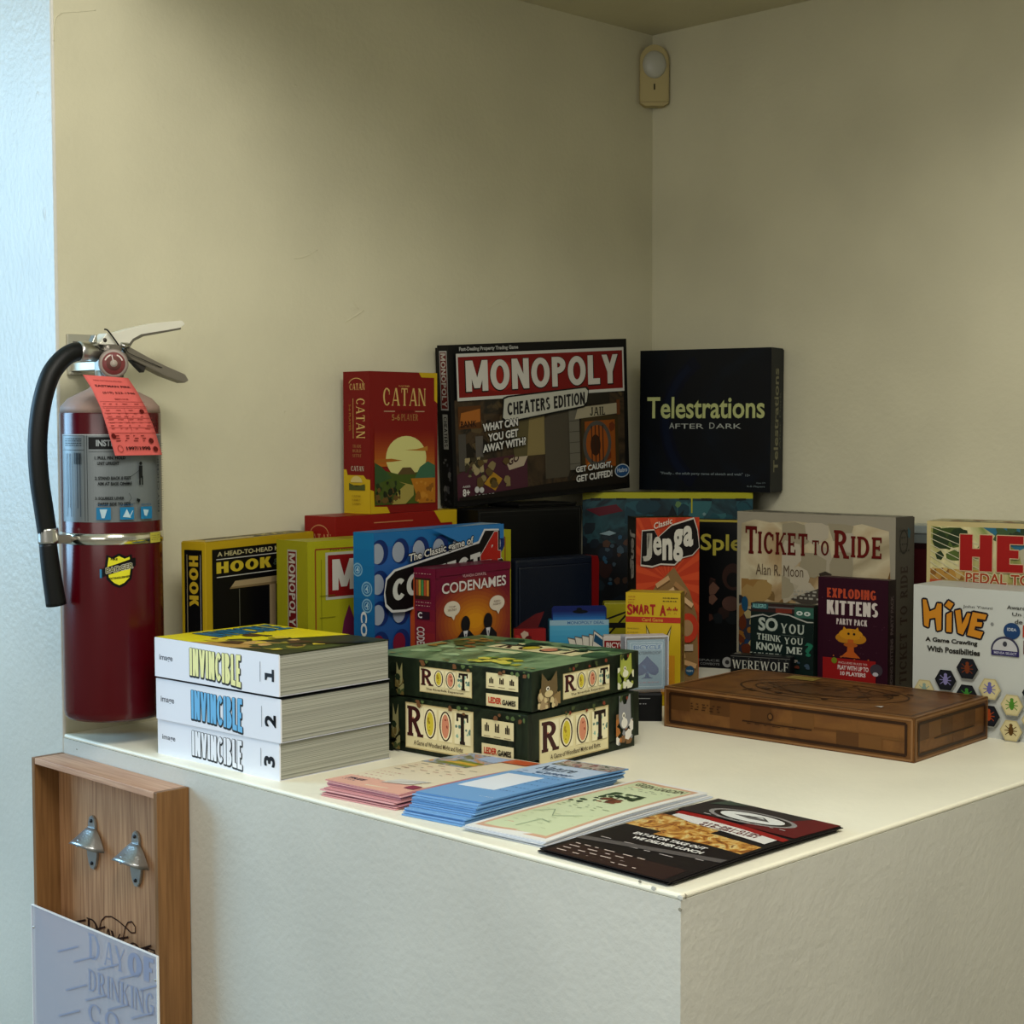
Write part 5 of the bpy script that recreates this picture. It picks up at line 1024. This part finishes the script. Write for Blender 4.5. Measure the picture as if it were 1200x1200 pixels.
# ------------------------------------------------------------------ leaflets on the front of the counter
DIM = 1
def quadpt(q, x, y): a, b, c, d = q; return (a.lerp(b, x)).lerp(d.lerp(c, x), y)     # FL FR BR BL
def leaflets(name, label_top, label_rest, group, qb, qt, n, cols, edge, art=None, th=.0009, bow=0.0, seed=1, hz=.0, jit=.004):
    rr = random.Random(seed)
    qb = [Vector(v) for v in qb]; qt = [Vector(v) for v in qt]
    for k in range(n):
        t = k/(n-1); last = k == n-1
        j = Vector((rr.uniform(-jit, jit), rr.uniform(-jit, jit), 0))*(0 if last else 1)
        q = [a.lerp(b, t)+j for a, b in zip(qb, qt)]
        zb = hz*t
        ctr = sum(q, Vector())/4; ctr.z = zb
        root = empty(name, Matrix.Translation(ctr), label_top if last else label_rest, 'leaflet', group)
        def P(x, y, kk):
            p = quadpt(q, x, y); p.z = zb+th*.9+kk+bow*(t*.6+.4)*math.sin(math.pi*min(1, y*1.0))*(.5+.5*x)+.0004
            return p-ctr
        bm = bmesh.new(); nx, ny = 4, 10
        top = [[bm.verts.new(P(i/nx, jj/ny, 0)) for i in range(nx+1)] for jj in range(ny+1)]
        bot = [[bm.verts.new(P(i/nx, jj/ny, -th*.9)) for i in range(nx+1)] for jj in range(ny+1)]
        for jj in range(ny):
            for i in range(nx):
                bm.faces.new((top[jj][i], top[jj][i+1], top[jj+1][i+1], top[jj+1][i])); bm.faces.new((bot[jj][i], bot[jj+1][i], bot[jj+1][i+1], bot[jj][i+1]))
        for jj in range(ny):
            bm.faces.new((top[jj][0], top[jj+1][0], bot[jj+1][0], bot[jj][0])); bm.faces.new((top[jj][nx], bot[jj][nx], bot[jj+1][nx], top[jj+1][nx]))
        for i in range(nx):
            bm.faces.new((top[0][i], bot[0][i], bot[0][i+1], top[0][i+1])); bm.faces.new((top[ny][i], top[ny][i+1], bot[ny][i+1], bot[ny][i]))
        sh = from_bm('sheet', bm, ink(cols[k % len(cols)], .35), root)
        if last and art:
            A = Art(sh, (0, 0, 0), (1, 0, 0), (0, 0, 1), (q[1]-q[0]).length, (q[3]-q[0]).length, 'printed_front', mp=lambda x, y, kk: P(x, y, kk+.0001), step=6e-5, sub=(1, 10))
            art(A); A.build()
Z3 = lambda x, y, z=0: (x, y, z)
def grid(A, x0, y0, x1, y1, m, n=8):
    for i in range(n): A.add([rct(x0, y0+(y1-y0)*i/n, x1, y0+(y1-y0)*(i+1)/n)], m); A.k -= 1
    A.k += 1; return A
# pink: x runs along the counter's front edge, y away from it
def art_pink(A):
    grid(A, 0, 0, 1, 1, '#ddd0b4', 12); grid(A, 0, 0, 1, .16, '#dda894', 3)
    A.lines(.08, .14, .4, .34, 4, .0012, '#b8605c', 3, .3).text('FREE', .1, .09, .33, .12, '#2a2440', 'K', rot=0).lines(.08, .06, .3, .1, 2, .0016, '#4a3a54', 5, .4)
    grid(A, 0, .62, .62, .97, artmat('leaflet_park_photo', ['#3c3a24', '#6a6a34', '#8fa4c4', '#c98a34', '#a9b8d0'], 40, .35), 4)
    A.poly([(.1, .66), (.6, .64), (.6, .76), (.3, .78)], '#6d7a2c').poly([(.15, .70), (.6, .68), (.6, .73), (.3, .74)], '#c9a22c').poly([(.3, .85), (.6, .82), (.6, .95), (.3, .97)], '#9db3d6')
    for i in range(5): A.lines(.1, .56-.045*i, .9, .59-.045*i, 1, .0012, '#a8564c' if i % 2 else '#5c5048', 20+i, .5)
    A.poly([(.5, .12), (.8, .16), (.9, .26), (.55, .22)], '#cfc9be').line([(.55, .14), (.85, .24)], .0012, '#6a6258').rect(.85, .1, .98, .16, '#8d3a50').rect(.62, .86, .95, .97, '#c05a34')
leaflets('pink_leaflet', 'cream and pink park leaflet with a photo, top of the pink pile', 'plain pink leaflet edge within the pink pile', 'pink leaflets in the left pile',
         [Z3(.017, -.5559), Z3(.0300, -.672), Z3(.255, -.675), Z3(.245, -.560)], [Z3(.0222, -.5545), Z3(.0300, -.6745), Z3(.262, -.6850), Z3(.2481, -.5697)], 9, ['#cf9494', '#d8a0a0', '#b8808c', '#dca8a8'], '#cf9494', art_pink, .0014, .003, 3, .0165)
def art_blue(A):
    grid(A, 0, 0, 1, 1, '#6f9fcf', 12); grid(A, 0, .62, 1, 1, '#b3c6de', 5); grid(A, .10, .22, .66, .56, '#dfe4ea', 4)
    A.text('Nature', .15, .72, .7, .82, '#26405c', 'B').text('Center', .3, .64, .85, .70, '#3a5a80', 'B').lines(.1, .6, .9, .68, 2, .002, '#4a6a90', 5, .5).lines(.7, .2, .95, .6, 5, .0018, '#3f6698', 6, .4)
    grid(A, .1, .86, 1, .985, artmat('leaflet_photo', ['#1c1c1c', '#3c4a3c', '#b8b0a8', '#7a2c2c', '#5c6a7c'], 60, .35), 3); A.lines(.75, .06, .95, .12, 1, .0018, '#c3cfdc', 9, .3)
leaflets('blue_leaflet', 'light blue leaflet with a white address panel, top of the blue pile', 'light blue leaflet edge within the blue pile', 'blue leaflets in the middle pile',
         [Z3(.0177, -.6939), Z3(.0275, -.7791), Z3(.2909, -.7645), Z3(.281, -.679)], [Z3(.0448, -.6869), Z3(.0597, -.7774), Z3(.3000, -.7788), Z3(.285, -.688)], 11, ['#6d9ccc', '#7fabd6', '#5f8fc2', '#74a2d0'], '#6d9ccc', art_blue, .0016, .0015, 5, .0195, .003)
def art_green(A):
    grid(A, 0, 0, 1, 1, '#e6e6e0', 12); grid(A, .05, .03, .93, .97, '#cfa588', 10); grid(A, .10, .055, .88, .945, '#ccd6ae', 10)
    A.text('GREEN GARDEN', .16, .87, .84, .925, '#5c5c44', 'K', arch=.35).lines(.2, .8, .8, .85, 2, .0016, '#6a6c54', 5, .4)
    A.blobs(.25, .60, .7, .74, 9, .004, .009, ['#2c3c24', '#3a4c2c', '#22301c'], 7).blobs(.35, .56, .65, .64, 6, .004, .008, ['#8a5034', '#6d3c28'], 8).line([(.5, .56), (.48, .66)], .002, '#3a2a1c')
    A.blobs(.12, .5, .36, .58, 5, .003, .006, ['#3a4a30'], 12).lines(.15, .42, .8, .5, 3, .0014, '#8a9474', 9, .5).line([(.15, .3), (.3, .36), (.45, .28), (.7, .34)], .0012, '#8fa080').line([(.4, .1), (.45, .22), (.6, .2)], .0012, '#8fa080').lines(.2, .1, .85, .38, 6, .0008, '#a3ae88', 14, 1)
leaflets('green_leaflet', 'pale green garden leaflet with a tree drawing, top of its pile', 'white leaflet edge beneath the pale green garden leaflet', 'garden leaflets in the third pile',
         [Z3(.0238, -.7857), Z3(.0285, -.8991), Z3(.320, -.886), Z3(.318, -.782)], [Z3(.02, -.7924), Z3(.0295, -.9018), Z3(.3164, -.885), Z3(.3180, -.7820)], 6, ['#d8dadc', '#c3cbd6', '#e4e4e0'], '#e6e6e0', art_green, .0009, .0035, 7, .0055)
def art_black(A):
    grid(A, 0, 0, 1, 1, '#171315', 14)
    food = artmat('food_photo', ['#2c1a10', '#8a5224', '#c08a3c', '#d8c07c', '#6a3418'], 55, .3)
    grid(A, .0, .45, .55, .66, food, 3); A.poly([(.3, .40), (.7, .42), (.98, .40), (.98, .52), (.6, .55), (.3, .52)], food)
    A.rect(.05, .0, .95, .13, '#2c1c1a').lines(.08, .02, .7, .15, 4, .0018, '#c9b8ac', 4, .3).lines(.1, .2, .9, .27, 2, .0018, '#a9a09c', 5, .4).poly([(0, .18), (1, .27), (1, .31), (0, .22)], '#55504e')
    A.text('EAT-IN OR TAKE OUT', .2, .355, .76, .385, '#e0dcd4', 'K').text('WE DELIVER LUNCH', .26, .305, .8, .335, '#e0dcd4', 'K')
    A.poly([(.08, .66), (.3, .62), (.6, .60), (.95, .56), (.95, .64), (.6, .68), (.3, .70), (.08, .70)], '#d6d2ca').poly([(.05, .70), (.3, .70), (.6, .68), (1, .63), (1, .67), (.6, .72), (.3, .745), (.05, .74)], '#8f1a18')
    A.text('619-281-0180', .35, .645, .82, .67, '#5c1a18', 'K', slope=-.03).text('619-281-0181', .36, .615, .82, .64, '#5c1a18', 'K', slope=-.03)
    grid(A, 0, .75, 1, 1, '#2c2828', 3); A.poly([(.55, .72), (1, .7), (1, 1), (.8, 1)], '#5c1418').ell(.5, .84, .34, .085, '#8a8784').ell(.5, .84, .30, .072, '#26211f').ell(.5, .84, .25, .058, '#d8d8d2').poly([(.35, .84), (.45, .86), (.6, .85), (.65, .83), (.5, .82)], '#5c5a58').line([(.45, .85), (.55, .87), (.62, .84)], .0018, '#2c2a28').lines(.2, .76, .85, .775, 1, .002, '#b9b4ae', 9, .3).poly([(.05, .9), (.3, .98), (.1, 1)], '#3f4a40')
leaflets('restaurant_menu', 'glossy black and red takeaway menu with food photos, top of the front pile', 'black menu edge beneath the glossy takeaway menu', 'takeaway menus at the counter corner',
         [Z3(.0150, -.9080), Z3(.0140, -1.0740), Z3(.292, -1.074), Z3(.300, -.906)], [Z3(.0103, -.9114), Z3(.0087, -1.0797), Z3(.294, -1.0786), Z3(.3031, -.9097)], 5, ['#141113', '#1c1718', '#0f0e10'], '#141113', art_black, .0009, .003, 9, .0045, .003)
